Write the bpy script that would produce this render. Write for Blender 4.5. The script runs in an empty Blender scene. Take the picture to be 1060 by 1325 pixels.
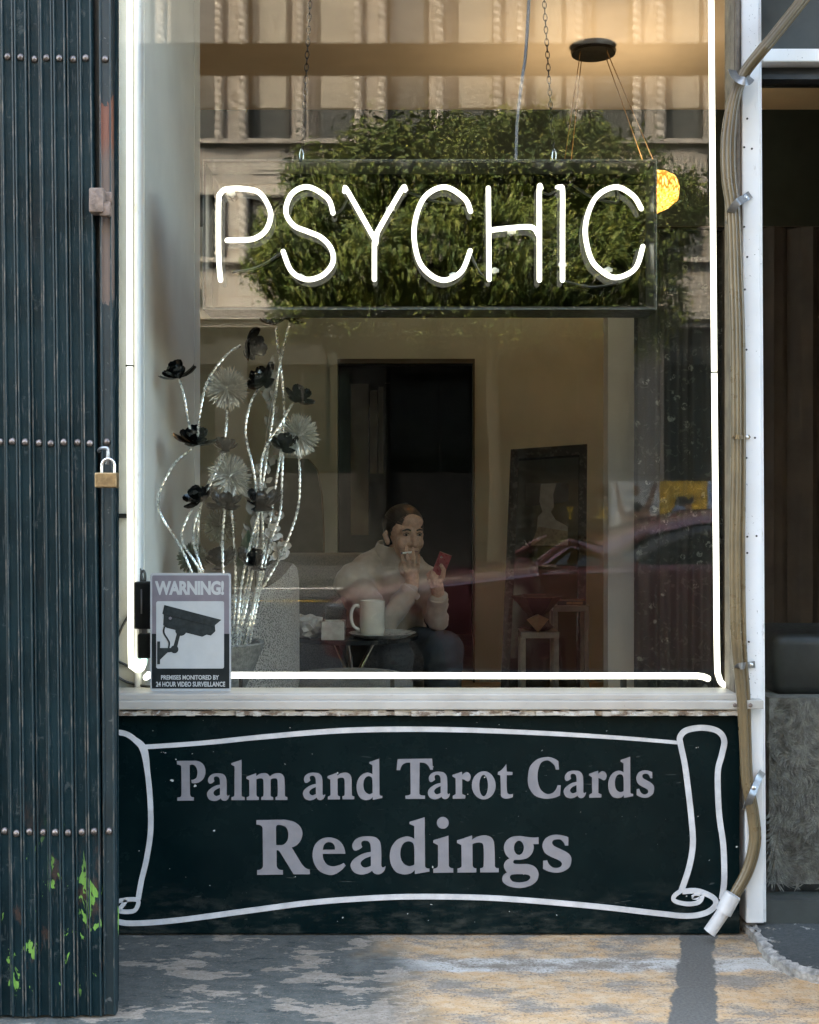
import bpy, bmesh, math, random
from mathutils import Vector, Matrix, Quaternion, noise as mnoise
random.seed(7)
R = math.radians
scene = bpy.context.scene
C = scene.collection

# ------------------------------------------------------------------ camera
CAM_Y, CAM_Z, FPX = -3.0, 1.03, 1579.0
cam_d = bpy.data.cameras.new('camera'); cam = bpy.data.objects.new('camera', cam_d); C.objects.link(cam)
cam.location = (0, CAM_Y, CAM_Z); cam.rotation_euler = (R(90), 0, 0)
cam_d.sensor_fit = 'VERTICAL'; cam_d.sensor_height = 36.0; cam_d.lens = FPX * 36.0 / 1325.0
cam_d.clip_start = 0.05; cam_d.clip_end = 3000
scene.camera = cam

# ------------------------------------------------------------------ sky, sun, exposure
SUN_EL, SUN_AZ = R(47), R(-32)
world = bpy.data.worlds.new('World'); scene.world = world; world.use_nodes = True
wn = world.node_tree.nodes; wl = world.node_tree.links
sky = wn.new('ShaderNodeTexSky'); sky.sky_type = 'NISHITA'; sky.sun_disc = False
sky.sun_elevation = SUN_EL; sky.sun_rotation = SUN_AZ
sky.air_density = 1.0; sky.dust_density = 4.0; sky.ozone_density = 0.6
wl.new(sky.outputs[0], wn['Background'].inputs[0]); wn['Background'].inputs[1].default_value = 0.15
sun_d = bpy.data.lights.new('sun', 'SUN'); sun_d.energy = 2.1; sun_d.angle = R(0.53); sun_d.color = (1, .93, .82)
sun = bpy.data.objects.new('sun', sun_d); C.objects.link(sun); sun.location = (-6, 10, 20)
sv = Vector((math.sin(SUN_AZ) * math.cos(SUN_EL), math.cos(SUN_AZ) * math.cos(SUN_EL), math.sin(SUN_EL)))
sun.rotation_euler = sv.to_track_quat('Z', 'Y').to_euler()
vs = scene.view_settings
vs.view_transform = 'Standard'; vs.look = 'None'; vs.gamma = 1; vs.exposure = 4.12; vs.use_curve_mapping = False
vs.use_white_balance = True; vs.white_balance_temperature = 7300; vs.white_balance_tint = 4
scene.cycles.use_denoising = True
scene.cycles.max_bounces = 10; scene.cycles.transparent_max_bounces = 16
scene.cycles.caustics_reflective = False; scene.cycles.caustics_refractive = False

# ------------------------------------------------------------------ pixel helpers
def W(px, py, D):            # a photo pixel at distance D from the camera
    k = D / FPX
    return Vector(((px - 530) * k, D + CAM_Y, CAM_Z + (662 - py) * k))
def RF(px, py, D):           # a pixel seen mirrored in the window (glass plane y = 0): the real place behind the camera
    p = W(px, py, D); return Vector((p.x, -p.y, p.z))

# ------------------------------------------------------------------ mesh builder
class MB:
    def __init__(s): s.v = []; s.f = []
    def add(s, vs_, fs): b = len(s.v); s.v += [Vector(v) for v in vs_]; s.f += [tuple(i + b for i in f) for f in fs]; return s
    def box(s, a, b):
        x0, x1 = sorted((a[0], b[0])); y0, y1 = sorted((a[1], b[1])); z0, z1 = sorted((a[2], b[2]))
        return s.add([(x0,y0,z0),(x1,y0,z0),(x1,y1,z0),(x0,y1,z0),(x0,y0,z1),(x1,y0,z1),(x1,y1,z1),(x0,y1,z1)],
                     [(0,3,2,1),(4,5,6,7),(0,1,5,4),(1,2,6,5),(2,3,7,6),(3,0,4,7)])
    def rbox(s, a, b, r=.01, seg=2, fn=None):
        bm = bmesh.new(); bmesh.ops.create_cube(bm, size=1)
        c = (Vector(a) + Vector(b)) / 2; d = Vector(b) - Vector(a)
        for v in bm.verts: v.co = Vector((v.co.x*abs(d.x), v.co.y*abs(d.y), v.co.z*abs(d.z)))
        bmesh.ops.bevel(bm, geom=bm.edges[:], offset=r, segments=seg, profile=.5, affect='EDGES')
        for v in bm.verts:
            v.co += c
            if fn: v.co = fn(v.co)
        return s.from_bm(bm)
    def from_bm(s, bm):
        bm.verts.index_update()
        s.add([v.co.copy() for v in bm.verts], [[v.index for v in f.verts] for f in bm.faces]); bm.free(); return s
    def tube(s, pts, r, seg=8, cap=True, smooth=0, ry=None):
        pts = [Vector(p) for p in pts]
        if smooth: pts, r = spline(pts, smooth, r)
        n = len(pts); rs = r if isinstance(r, (list, tuple)) else [r] * n
        t0 = (pts[1] - pts[0]).normalized(); up = Vector((0, -1, 0)) if abs(t0.y) < .9 else Vector((0, 0, 1))
        nrm = (up - t0 * up.dot(t0)).normalized(); vv = []; ff = []
        for i, p in enumerate(pts):
            t = (pts[min(i+1, n-1)] - pts[max(i-1, 0)]).normalized()
            nrm = (nrm - t * nrm.dot(t)); nrm.normalize(); bn = t.cross(nrm)
            for k in range(seg):
                a = 2*math.pi*k/seg; vv.append(p + (nrm*math.cos(a) + bn*math.sin(a)*(ry or 1)) * rs[i])
        for i in range(n-1):
            for k in range(seg):
                k2 = (k+1) % seg; ff.append((i*seg+k, i*seg+k2, (i+1)*seg+k2, (i+1)*seg+k))
        if cap: ff.append(tuple(range(seg-1, -1, -1))); ff.append(tuple((n-1)*seg+k for k in range(seg)))
        return s.add(vv, ff)
    def lathe(s, prof, c=(0,0,0), seg=24, axis=None, lobes=None):
        c = Vector(c); q = Vector((0,0,1)).rotation_difference(Vector(axis)) if axis is not None else None
        vv = []; ff = []; n = len(prof)
        for i, (r, z) in enumerate(prof):
            for k in range(seg):
                a = 2*math.pi*k/seg; rr = r * (lobes(a, i) if lobes else 1)
                p = Vector((rr*math.cos(a), rr*math.sin(a), z)); vv.append((q @ p if q else p) + c)
        for i in range(n-1):
            for k in range(seg):
                k2 = (k+1) % seg; ff.append((i*seg+k, i*seg+k2, (i+1)*seg+k2, (i+1)*seg+k))
        if prof[0][0] > 1e-5: ff.append(tuple(range(seg-1, -1, -1)))
        if prof[-1][0] > 1e-5: ff.append(tuple((n-1)*seg+k for k in range(seg)))
        return s.add(vv, ff)
    def ball(s, c, r, seg=12, rings=8):
        r = Vector(r) if not isinstance(r, (int, float)) else Vector((r, r, r)); c = Vector(c)
        vv = [c + Vector((0,0,-r.z))]; ff = []
        for i in range(1, rings):
            t = math.pi*i/rings
            for k in range(seg):
                a = 2*math.pi*k/seg; vv.append(c + Vector((r.x*math.sin(t)*math.cos(a), r.y*math.sin(t)*math.sin(a), -r.z*math.cos(t))))
        vv.append(c + Vector((0,0,r.z)))
        for k in range(seg):
            k2 = (k+1) % seg; ff.append((0, 1+k2, 1+k)); L = 1+(rings-2)*seg; ff.append((L+k, L+k2, len(vv)-1))
            for i in range(rings-2): ff.append((1+i*seg+k, 1+i*seg+k2, 1+(i+1)*seg+k2, 1+(i+1)*seg+k))
        return s.add(vv, ff)
    def cap(s, pts, rs, seg=12, smooth=0):
        pts = [Vector(p) for p in pts]
        if not isinstance(rs, (list, tuple)): rs = [rs]*len(pts)
        s.tube(pts, list(rs), seg)
        for p, r in zip(pts, rs): s.ball(p, r, seg, 8)
        return s
    def prism(s, poly, y0, y1):      # polygon in the x-z plane, extruded along y
        n = len(poly); vv = [(p[0], y0, p[1]) for p in poly] + [(p[0], y1, p[1]) for p in poly]
        ff = [tuple(range(n)), tuple(range(2*n-1, n-1, -1))] + [(i, i+n, (i+1) % n + n, (i+1) % n) for i in range(n)]
        return s.add(vv, ff)
    def build(s, name, mat, parent=None, smooth=False):
        off = Vector((0,0,0)); p = parent
        while p: off += p.location; p = p.parent
        me = bpy.data.meshes.new(name); me.from_pydata([v - off for v in s.v], [], s.f); me.update()
        bm = bmesh.new(); bm.from_mesh(me); bmesh.ops.recalc_face_normals(bm, faces=bm.faces[:]); bm.to_mesh(me); bm.free()
        if smooth: me.polygons.foreach_set('use_smooth', [True]*len(me.polygons)); me.set_sharp_from_angle(angle=R(smooth if smooth > 1 else 40))
        return link(name, me, mat, parent)

def spline(pts, sub, r=None):
    out = []; rr = []; n = len(pts); isl = isinstance(r, (list, tuple))
    for i in range(n-1):
        p0, p1, p2, p3 = pts[max(i-1,0)], pts[i], pts[i+1], pts[min(i+2,n-1)]
        for k in range(sub):
            t = k/sub; t2 = t*t; t3 = t2*t
            out.append(.5*((2*p1) + (p2-p0)*t + (2*p0-5*p1+4*p2-p3)*t2 + (3*p1-p0-3*p2+p3)*t3))
            if isl: rr.append(r[i]*(1-t) + r[i+1]*t)
    out.append(pts[-1])
    if isl: rr.append(r[-1])
    return out, (rr if isl else r)

def link(name, me, mat, parent=None):
    o = bpy.data.objects.new(name, me)
    if mat: me.materials.clear(); me.materials.append(MAT[mat])
    C.objects.link(o); o.parent = parent
    return o
def tag(o, label, cat=None, group=None, kind=None):
    if label: o['label'] = label
    if cat: o['category'] = cat
    if group: o['group'] = group
    if kind: o['kind'] = kind
    return o
def thing(name, loc, label, cat, group=None):
    o = bpy.data.objects.new(name, None); o.empty_display_size = .05; o.location = loc; C.objects.link(o)
    return tag(o, label, cat, group)
def struct(o): o['kind'] = 'structure'; return o
def copy_tree(o, parent=None):
    c = o.copy(); C.objects.link(c); c.parent = parent
    for ch in list(o.children): copy_tree(ch, c)
    return c
def remesh(mb, voxel, iters=6):
    me = bpy.data.meshes.new('tmp'); me.from_pydata([tuple(v) for v in mb.v], [], mb.f)
    bm = bmesh.new(); bm.from_mesh(me); bmesh.ops.recalc_face_normals(bm, faces=bm.faces[:]); bm.to_mesh(me); bm.free()
    o = bpy.data.objects.new('tmp', me); C.objects.link(o)
    m = o.modifiers.new('r', 'REMESH'); m.mode = 'VOXEL'; m.voxel_size = voxel
    s = o.modifiers.new('s', 'SMOOTH'); s.iterations = iters; s.factor = .5
    dg = bpy.context.evaluated_depsgraph_get(); dg.update()
    out = bpy.data.meshes.new_from_object(o.evaluated_get(dg)); bpy.data.objects.remove(o)
    r = MB(); r.v = [v.co.copy() for v in out.vertices]; r.f = [tuple(p.vertices) for p in out.polygons]; bpy.data.meshes.remove(out)
    return r

# ------------------------------------------------------------------ materials
MAT = {}
class NG:
    def __init__(s, name):
        m = bpy.data.materials.new(name); m.use_nodes = True; MAT[name] = m
        s.t = m.node_tree; s.n = s.t.nodes; s.b = s.n['Principled BSDF']; s.out = s.n['Material Output']
        s.geo = s.n.new('ShaderNodeNewGeometry'); s.pos = s.geo.outputs['Position']
    def set(s, sock, v):
        if hasattr(v, 'is_output'): s.t.links.new(v, sock)
        else: sock.default_value = (*v, 1) if isinstance(v, tuple) and len(v) == 3 and sock.type == 'RGBA' else v
    def p(s, key, v): s.set(s.b.inputs[key], v)
    def math(s, op, a, b=0., c=0.):
        n = s.n.new('ShaderNodeMath'); n.operation = op
        for i, x in enumerate((a, b, c)): s.set(n.inputs[i], x)
        return n.outputs[0]
    def noise(s, scale, detail=4, rough=.55, vec=None, dist=0.):
        n = s.n.new('ShaderNodeTexNoise'); n.inputs['Scale'].default_value = scale; n.inputs['Detail'].default_value = detail
        n.inputs['Roughness'].default_value = rough; n.inputs['Distortion'].default_value = dist
        s.t.links.new(vec or s.pos, n.inputs['Vector']); return n.outputs['Fac']
    def voro(s, scale, feature='F1', vec=None, out='Distance'):
        n = s.n.new('ShaderNodeTexVoronoi'); n.feature = feature; n.inputs['Scale'].default_value = scale
        s.t.links.new(vec or s.pos, n.inputs['Vector']); return n.outputs[out]
    def step(s, v, a, b, lo=0., hi=1.):
        n = s.n.new('ShaderNodeMapRange'); n.interpolation_type = 'SMOOTHSTEP'
        s.set(n.inputs[0], v); n.inputs[1].default_value = a; n.inputs[2].default_value = b; n.inputs[3].default_value = lo; n.inputs[4].default_value = hi
        return n.outputs[0]
    def mix(s, f, a, b, mode='MIX'):
        n = s.n.new('ShaderNodeMix'); n.data_type = 'RGBA'; n.blend_type = mode
        s.set(n.inputs[0], f); s.set(n.inputs[6], a); s.set(n.inputs[7], b); return n.outputs[2]
    def xyz(s, vec=None):
        n = s.n.new('ShaderNodeSeparateXYZ'); s.t.links.new(vec or s.pos, n.inputs[0]); return n.outputs
    def scl(s, v3, vec=None):
        n = s.n.new('ShaderNodeMapping'); n.inputs['Scale'].default_value = v3; s.t.links.new(vec or s.pos, n.inputs[0]); return n.outputs[0]
    def obj(s): return s.n.new('ShaderNodeTexCoord').outputs['Object']
    def bump(s, h, strength=.3, dist=.002):
        n = s.n.new('ShaderNodeBump'); n.inputs['Strength'].default_value = strength; n.inputs['Distance'].default_value = dist
        s.set(n.inputs['Height'], h); s.t.links.new(n.outputs[0], s.b.inputs['Normal'])

def mat(name, col, rough=.6, metal=0., var=.18, scale=14., bump=.15, bscale=120., spec=.5, sheen=0., coat=0., dist=.001):
    g = NG(name)
    a = tuple(c*(1-var) for c in col); b = tuple(min(1, c*(1+var)) for c in col)
    c = g.mix(g.step(g.noise(scale), .3, .7), a, b); c = g.mix(g.step(g.noise(bscale, 2), .35, .75, 0, var*.8), c, tuple(x*.6 for x in col))
    g.p('Base Color', c); g.p('Roughness', g.step(g.noise(scale*2.3), .2, .8, max(.02, rough-.08), min(1, rough+.08))); g.p('Metallic', metal)
    g.p('Specular IOR Level', spec); g.p('Sheen Weight', sheen); g.p('Coat Weight', coat)
    if bump: g.bump(g.noise(bscale, 3), bump, dist)
    return g
def emit(name, col, strength):
    g = NG(name); g.p('Base Color', col); g.p('Emission Color', col); g.p('Emission Strength', strength); g.p('Roughness', .3); return g

# exterior paints
g = NG('gate_paint')
P = g.pos; xyz = g.xyz(); big = g.noise(9, 5, .6); fine = g.noise(85, 4, .65)
base = g.mix(g.step(big, .35, .7), (.0015, .0095, .0120), (.0055, .0185, .0225))
scr = g.step(g.noise(60, 3, .7, g.scl((3, 3, .25))), .58, .68)
base = g.mix(g.math('MULTIPLY', scr, .40), base, (.085, .092, .088))
spots = g.step(g.noise(26, 7, .72), .60, .66)
base = g.mix(g.math('MULTIPLY', spots, .42), base, (.075, .085, .082))
low = g.step(xyz[2], .55, .1)
rust = g.math('MULTIPLY', g.step(g.noise(15, 6, .7, g.scl((1, 1, .5))), .56, .66), g.math('ADD', g.math('MULTIPLY', low, .75), .08))
base = g.mix(rust, base, (.07, .036, .024))
grn = g.math('MULTIPLY', g.step(g.noise(21, 4, .6, g.scl((1.2, 1.2, .6)), .6), .595, .615), g.step(xyz[2], .42, .24))
grn = g.math('MULTIPLY', grn, g.step(xyz[2], .035, .07))
base = g.mix(grn, base, (.15, .29, .06))
g.p('Base Color', base); g.p('Roughness', g.step(fine, .3, .7, .40, .65)); g.p('Specular IOR Level', .14)
g.bump(g.math('ADD', fine, g.math('MULTIPLY', scr, .6)), .5, .0012)

g = NG('gate_bar_paint')
xyz = g.xyz(); nz = g.noise(22, 6, .7, g.scl((1, 1, .45)))
zone = g.math('MULTIPLY', g.step(xyz[2], 1.40, 1.55), g.step(xyz[2], 1.92, 1.82))
peel = g.step(g.math('ADD', nz, g.math('MULTIPLY', zone, .32)), .62, .66)
red = g.mix(g.step(g.math('ADD', xyz[2], g.math('MULTIPLY', nz, .12)), 1.80, 1.86), (.11, .075, .058), (.15, .05, .028))
base = g.mix(g.step(g.noise(12, 5), .35, .7), (.0018, .0100, .0125), (.0060, .0190, .0230))
base = g.mix(g.math('MULTIPLY', g.step(g.noise(45, 5, .7), .62, .67), .5), base, (.17, .17, .16))
base = g.mix(g.math('MULTIPLY', peel, g.step(zone, .02, .3)), base, red)
g.p('Base Color', base); g.p('Roughness', .55); g.bump(g.math('ADD', nz, g.math('MULTIPLY', peel, -.4)), .6, .0015)

g = NG('gate_edge_worn'); n_ = g.noise(70, 6, .75, g.scl((1, 1, .22))); g.p('Base Color', g.mix(g.step(n_, .50, .66), (.005, .018, .022), (.095, .085, .072))); g.p('Roughness', .5)
mat('rivet_metal', (.17, .14, .125), .38, .7, .4, 60, .3, 300)
mat('rusty_iron', (.20, .145, .115), .7, .3, .35, 50, .8, 160, dist=.003)
mat('brass', (.24, .165, .085), .42, .75, .3, 60, .4, 300)
mat('steel_bright', (.62, .61, .60), .28, .95, .1, 40, .1, 300)
mat('strap_steel', (.30, .30, .30), .42, .85, .2, 60, .25, 300)

g = NG('white_post')
n1 = g.noise(30, 6, .7, g.scl((1.4, 1, .35))); xyz = g.xyz()
c = g.mix(g.step(g.noise(7, 4), .3, .7), (.76, .755, .75), (.83, .825, .82))
c = g.mix(g.step(n1, .60, .70, 0, .55), c, (.42, .38, .34))
c = g.mix(g.step(xyz[2], .75, .25, 0, .38), c, (.38, .34, .29))
c = g.mix(g.math('MULTIPLY', g.step(g.noise(160, 3, .7), .66, .70), g.step(g.noise(9, 2), .5, .62)), c, (.10, .08, .07))
g.p('Base Color', c); g.p('Roughness', .42); g.bump(n1, .15, .001)

g = NG('frame_cream')
n1 = g.noise(24, 6, .7, g.scl((.5, 1, 2.5)))
c = g.mix(g.step(g.noise(6, 4), .3, .7), (.35, .32, .28), (.44, .41, .365))
c = g.mix(g.step(n1, .58, .72, 0, .6), c, (.30, .24, .18)); c = g.mix(g.step(g.noise(190, 3, .7), .69, .73, 0, .8), c, (.14, .10, .07))
g.p('Base Color', c); g.p('Roughness', .45); g.bump(n1, .2, .001)
g = NG('frame_weathered')
n1 = g.noise(38, 7, .75, g.scl((.45, 1, 1.6)))
c = g.mix(g.step(n1, .42, .52), (.16, .11, .075), (.45, .41, .35)); c = g.mix(g.step(g.noise(55, 5, .7), .55, .62), c, (.52, .50, .46))
c = g.mix(g.step(g.noise(70, 5, .7, g.scl((.4, 1, 1))), .60, .66), c, (.07, .045, .03))
g.p('Base Color', c); g.p('Roughness', .8); g.bump(n1, 1, .004)
mat('pier_brown', (.05, .036, .026), .6, 0, .3, 6, .3, 60)
mat('frame_brown', (.15, .12, .09), .6, 0, .35, 20, .4, 120)

g = NG('sign_black')
sp = g.step(g.noise(75, 2, .5), .76, .78); sp2 = g.math('MULTIPLY', g.step(g.voro(120), .06, .03), g.step(g.noise(6, 3), .52, .66))
c = g.mix(g.step(g.noise(8, 6, .65), .35, .75), (.0012, .0060, .0068), (.0030, .0095, .0100))
xyz = g.xyz()
dust = g.math('MULTIPLY', g.step(xyz[2], .16, .0), g.step(g.noise(40, 5, .7, g.scl((.35, 1, 1))), .45, .75))
c = g.mix(g.math('MULTIPLY', dust, .14), c, (.25, .24, .2))
c = g.mix(g.math('MAXIMUM', sp, g.math('MULTIPLY', sp2, .55)), c, (.42, .42, .40))
scr = g.math('MULTIPLY', g.step(g.noise(40, 2, .5, g.scl((.25, 1, 2.2)), 1.5), .73, .745), .10)
c = g.mix(scr, c, (.3, .32, .3))
g.p('Base Color', c); g.p('Roughness', g.step(g.noise(7, 6, .65), .3, .7, .16, .34)); g.p('Specular IOR Level', .11); g.bump(g.noise(3.5, 3), .12, .004)
mat('vinyl_grey', (.205, .196, .206), .55, 0, .10, 18, .1, 400, spec=.3)
mat('vinyl_white', (.52, .51, .51), .5, 0, .14, 22, .15, 200, spec=.3)
mat('cable_tan', (.155, .11, .055), .32, 0, .22, 9, .12, 60, spec=.6)
mat('pvc_white', (.52, .50, .485), .4, 0, .12, 30, .2, 120)
mat('sticker_white', (.40, .41, .41), .5, 0, .05, 30, .05, 300)
mat('sticker_mauve', (.19, .168, .186), .5, 0, .08, 30, .05, 300)
mat('sticker_black', (.010, .014, .015), .5, 0, .2, 30, .05, 300, spec=.3)
mat('sticker_print', (.022, .028, .028), .55, 0, .3, 90, .1, 300, spec=.3)
mat('sticker_face', (.46, .47, .46), .5, 0, .04, 30, .05, 300)
mat('black_plastic', (.012, .013, .013), .4, 0, .2, 30, .1, 200)
mat('edge_highlight_grey', (.10, .115, .11), .3, 0, .2, 30, 0)
mat('dark_metal', (.03, .028, .026), .35, .8, .2, 30, .1, 200)

# pavement
g = NG('pavement_paint')
xyz = g.xyz(); n1 = g.noise(7.5, 8, .66, g.scl((.7, 1.5, 1))); n2 = g.noise(34, 6, .7, g.scl((.7, 1.2, 1))); n3 = g.noise(150, 4, .7); wob = g.math('MULTIPLY', g.math('SUBTRACT', g.noise(11, 4), .5), .09)
yy = g.math('ADD', xyz[1], wob); xx = g.math('ADD', xyz[0], g.math('MULTIPLY', g.math('SUBTRACT', g.noise(5, 5), .5), .5))
tan = g.mix(g.step(n2, .3, .7), (.17, .140, .108), (.29, .242, .192)); tan = g.mix(g.step(n3, .42, .75, 0, .55), tan, (.12, .10, .08))
dk = g.mix(g.step(n2, .3, .7), (.040, .044, .039), (.082, .084, .074)); dk = g.mix(g.step(n3, .5, .75, 0, .5), dk, (.12, .115, .10))
dk = g.mix(g.step(g.noise(19, 6, .7, g.scl((.5, 1.6, 1))), .60, .63), dk, (.018, .026, .026))
isl = g.step(g.math('ADD', n1, g.math('MULTIPLY', g.step(xx, -.9, .3), .10)), .575, .584)
conc = g.mix(isl, dk, tan)
right = g.step(xx, -.15, .12)
yel = g.mix(g.step(n2, .35, .7), (.44, .265, .125), (.50, .37, .24)); whi = g.mix(g.step(n2, .35, .7), (.40, .36, .31), (.50, .465, .42))
b_w = g.math('MULTIPLY', g.step(yy, -.275, -.255), g.step(yy, -.175, -.195))
paint = g.mix(b_w, yel, whi)
keep = g.math('MULTIPLY', right, g.step(g.math('ADD', n1, g.math('MULTIPLY', n3, .35)), .78, .62))
conc = g.mix(keep, conc, paint)
grit = g.step(n3, .54, .66, 0, .8); conc = g.mix(grit, conc, (.14, .112, .08))
# grey cement repair in front of the pipe
dx = g.math('ABSOLUTE', g.math('SUBTRACT', g.math('ADD', xyz[0], g.math('MULTIPLY', g.math('SUBTRACT', g.noise(16, 6, .7), .5), .05)), g.math('ADD', .712, g.math('MULTIPLY', xyz[1], .26))))
wid = g.math('ADD', .040, g.math('MULTIPLY', g.math('ABSOLUTE', g.math('ADD', xyz[1], .17)), .03))
patch = g.step(g.math('SUBTRACT', dx, wid), .004, -.004)
conc = g.mix(patch, conc, g.mix(g.step(n3, .3, .7), (.080, .073, .062), (.125, .115, .10)))
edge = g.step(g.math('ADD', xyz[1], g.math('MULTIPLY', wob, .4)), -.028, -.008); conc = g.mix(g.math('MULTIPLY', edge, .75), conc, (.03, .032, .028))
g.p('Base Color', conc); g.p('Roughness', .9); g.bump(g.math('ADD', n2, g.math('MULTIPLY', n3, .6)), .8, .004)
g = NG('step_paint')
n1 = g.noise(14, 6, .65); n3 = g.noise(120, 4, .7)
c = g.mix(g.step(n3, .3, .7), (.030, .034, .033), (.058, .060, .056)); c = g.mix(g.step(n1, .60, .63), c, (.30, .28, .25)); c = g.mix(g.step(g.noise(31, 6, .7), .62, .66), c, (.22, .19, .15))
g.p('Base Color', c); g.p('Roughness', .8); g.bump(g.math('ADD', n1, n3), .6, .004)
mat('chipped_edge', (.26, .24, .215), .85, 0, .45, 45, 1, 110, dist=.006)
mat('asphalt', (.04, .04, .042), .9, 0, .2, 3, .5, 90)
mat('concrete', (.25, .24, .22), .9, 0, .2, 2, .4, 60)
mat('ground_earth', (.10, .09, .07), 1, 0, .2, .3, 0)
mat('stucco_tan', (.45, .41, .36), .9, 0, .15, 2, .3, 60)

# interior
mat('wall_grey', (.76, .73, .67), .75, 0, .08, 3, .12, 260)
mat('wall_return', (.50, .50, .46), .6, 0, .1, 6, .12, 160)
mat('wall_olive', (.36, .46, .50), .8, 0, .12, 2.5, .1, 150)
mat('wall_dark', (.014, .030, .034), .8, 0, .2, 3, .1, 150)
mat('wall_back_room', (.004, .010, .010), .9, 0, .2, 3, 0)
mat('ceiling_paint', (.68, .62, .54), .8, 0, .06, 3, .1, 100)
mat('partition_paint', (.62, .60, .53), .8, 0, .1, 3, .1, 150)
mat('floor_boards', (.36, .32, .27), .6, 0, .3, 5, .1, 80)
mat('trim_dark', (.035, .038, .034), .5, 0, .2, 10, .1, 100)
mat('screen_pale', (.33, .34, .32), .8, 0, .1, 8, .1, 150)
g = mat('tweed_light', (.34, .33, .30), .95, 0, .1, 20, 0, 200, sheen=.3)
v = g.voro(170, vec=g.obj()); g.bump(v, .9, .005)
c = g.mix(g.step(v, .2, .6), (.10, .098, .09), (.44, .425, .39)); g.p('Base Color', c)
g = mat('tweed_dark', (.075, .08, .072), .95, 0, .15, 16, 0, 200, sheen=.15)
v = g.voro(300, vec=g.obj()); g.bump(v, .6, .002); g.p('Base Color', g.mix(g.step(v, .2, .6), (.06, .066, .062), (.17, .17, .155)))
mat('chair_green', (.085, .092, .082), .9, 0, .15, 10, .3, 200, sheen=.1)
g = NG('curtain_lace')
fl = g.math('MULTIPLY', g.step(g.voro(17, 'F1', g.scl((1, .3, 1))), .26, .20), g.step(g.noise(60, 4, .7), .48, .55))
sc = g.step(g.noise(24, 2, .5, g.scl((1, .3, 1)), 2.2), .60, .63)
c = g.mix(g.math('MAXIMUM', g.math('MULTIPLY', fl, .9), g.math('MULTIPLY', sc, .18)), g.mix(g.noise(9), (.020, .024, .022), (.040, .042, .037)), (.22, .23, .20)); g.p('Base Color', c); g.p('Roughness', .85); g.bump(g.noise(300, 2), .3, .001)
mat('curtain_brown', (.060, .042, .030), .9, 0, .2, 8, .3, 200)
mat('fur_grey', (.15, .135, .118), .95, 0, .35, 40, .6, 200, dist=.006)
mat('silver_wire', (.80, .80, .75), .28, .8, .1, 60, .1, 300)
mat('silver_spike', (.66, .65, .58), .4, .45, .15, 60, 0)
mat('spike_green', (.20, .21, .15), .6, .2, .2, 60, 0)
mat('black_enamel', (.006, .008, .009), .16, .2, .2, 40, .1, 200, spec=.7)
mat('petal_white', (.60, .57, .52), .7, 0, .1, 40, .2, 120)
mat('leaf_pale', (.36, .33, .28), .7, 0, .2, 30, .2, 120)
mat('leaf_green', (.035, .06, .03), .55, 0, .2, 30, .2, 120)
mat('berry', (.12, .06, .03), .4, 0, .2, 60, 0)
mat('woven_vase', (.16, .155, .135), .8, 0, .3, 90, 1, 260, dist=.004)
mat('table_black', (.012, .014, .014), .18, 0, .1, 20, 0, spec=.6)
mat('tray_pale', (.42, .42, .39), .3, 0, .08, 20, 0)
mat('ceramic_cream', (.62, .56, .46), .22, 0, .05, 20, 0, coat=.3)
mat('chrome', (.70, .70, .70), .12, 1, .04, 20, 0)
mat('tissue', (.46, .42, .36), .9, 0, .12, 50, .4, 160)
mat('ashtray_glass', (.40, .39, .33), .15, 0, .12, 40, .1, 120)
mat('mirror_frame', (.035, .037, .034), .25, .5, .2, 20, .05, 100)
mat('mirror_glass', (.10, .12, .115), .06, .85, .05, 5, 0)
mat('print_sky', (.18, .19, .20), .5, 0, .15, 30, 0); mat('print_field', (.14, .13, .095), .5, 0, .35, 60, 0); mat('print_dark', (.018, .02, .019), .5, 0, .2, 30, 0)
mat('stool_wood', (.19, .175, .14), .5, 0, .2, 30, .1, 150); mat('gold', (.34, .23, .13), .35, .6, .2, 30, .1, 100)
mat('book_black', (.015, .015, .014), .5, 0, .2, 30, 0)
# person
g = mat('skin', (.46, .28, .19), .5, 0, .18, 90, .15, 500); g.p('Subsurface Weight', .1); g.p('Subsurface Radius', (.01, .004, .002))
mat('hair_dark', (.014, .011, .009), .5, 0, .35, 120, .8, 240, dist=.004)
g = mat('fleece_beige', (.36, .29, .228), .95, 0, .10, 30, .5, 260, sheen=.3, dist=.003)
mat('trousers_navy', (.032, .044, .054), .9, 0, .15, 20, .4, 240)
mat('hair_strand', (.035, .027, .021), .35, 0, .3, 60, 0)
mat('eye_white', (.28, .25, .22), .2, 0, .05, 40, 0); mat('eye_dark', (.012, .009, .007), .1, 0, .1, 40, 0); mat('lip', (.24, .10, .08), .45, 0, .1, 60, 0)
mat('phone_red', (.22, .03, .035), .3, 0, .15, 40, 0, coat=.4); mat('phone_screen', (.01, .01, .012), .08, 0, 0, 40, 0); mat('cigarette', (.72, .70, .66), .8, 0, .05, 40, 0)
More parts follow.
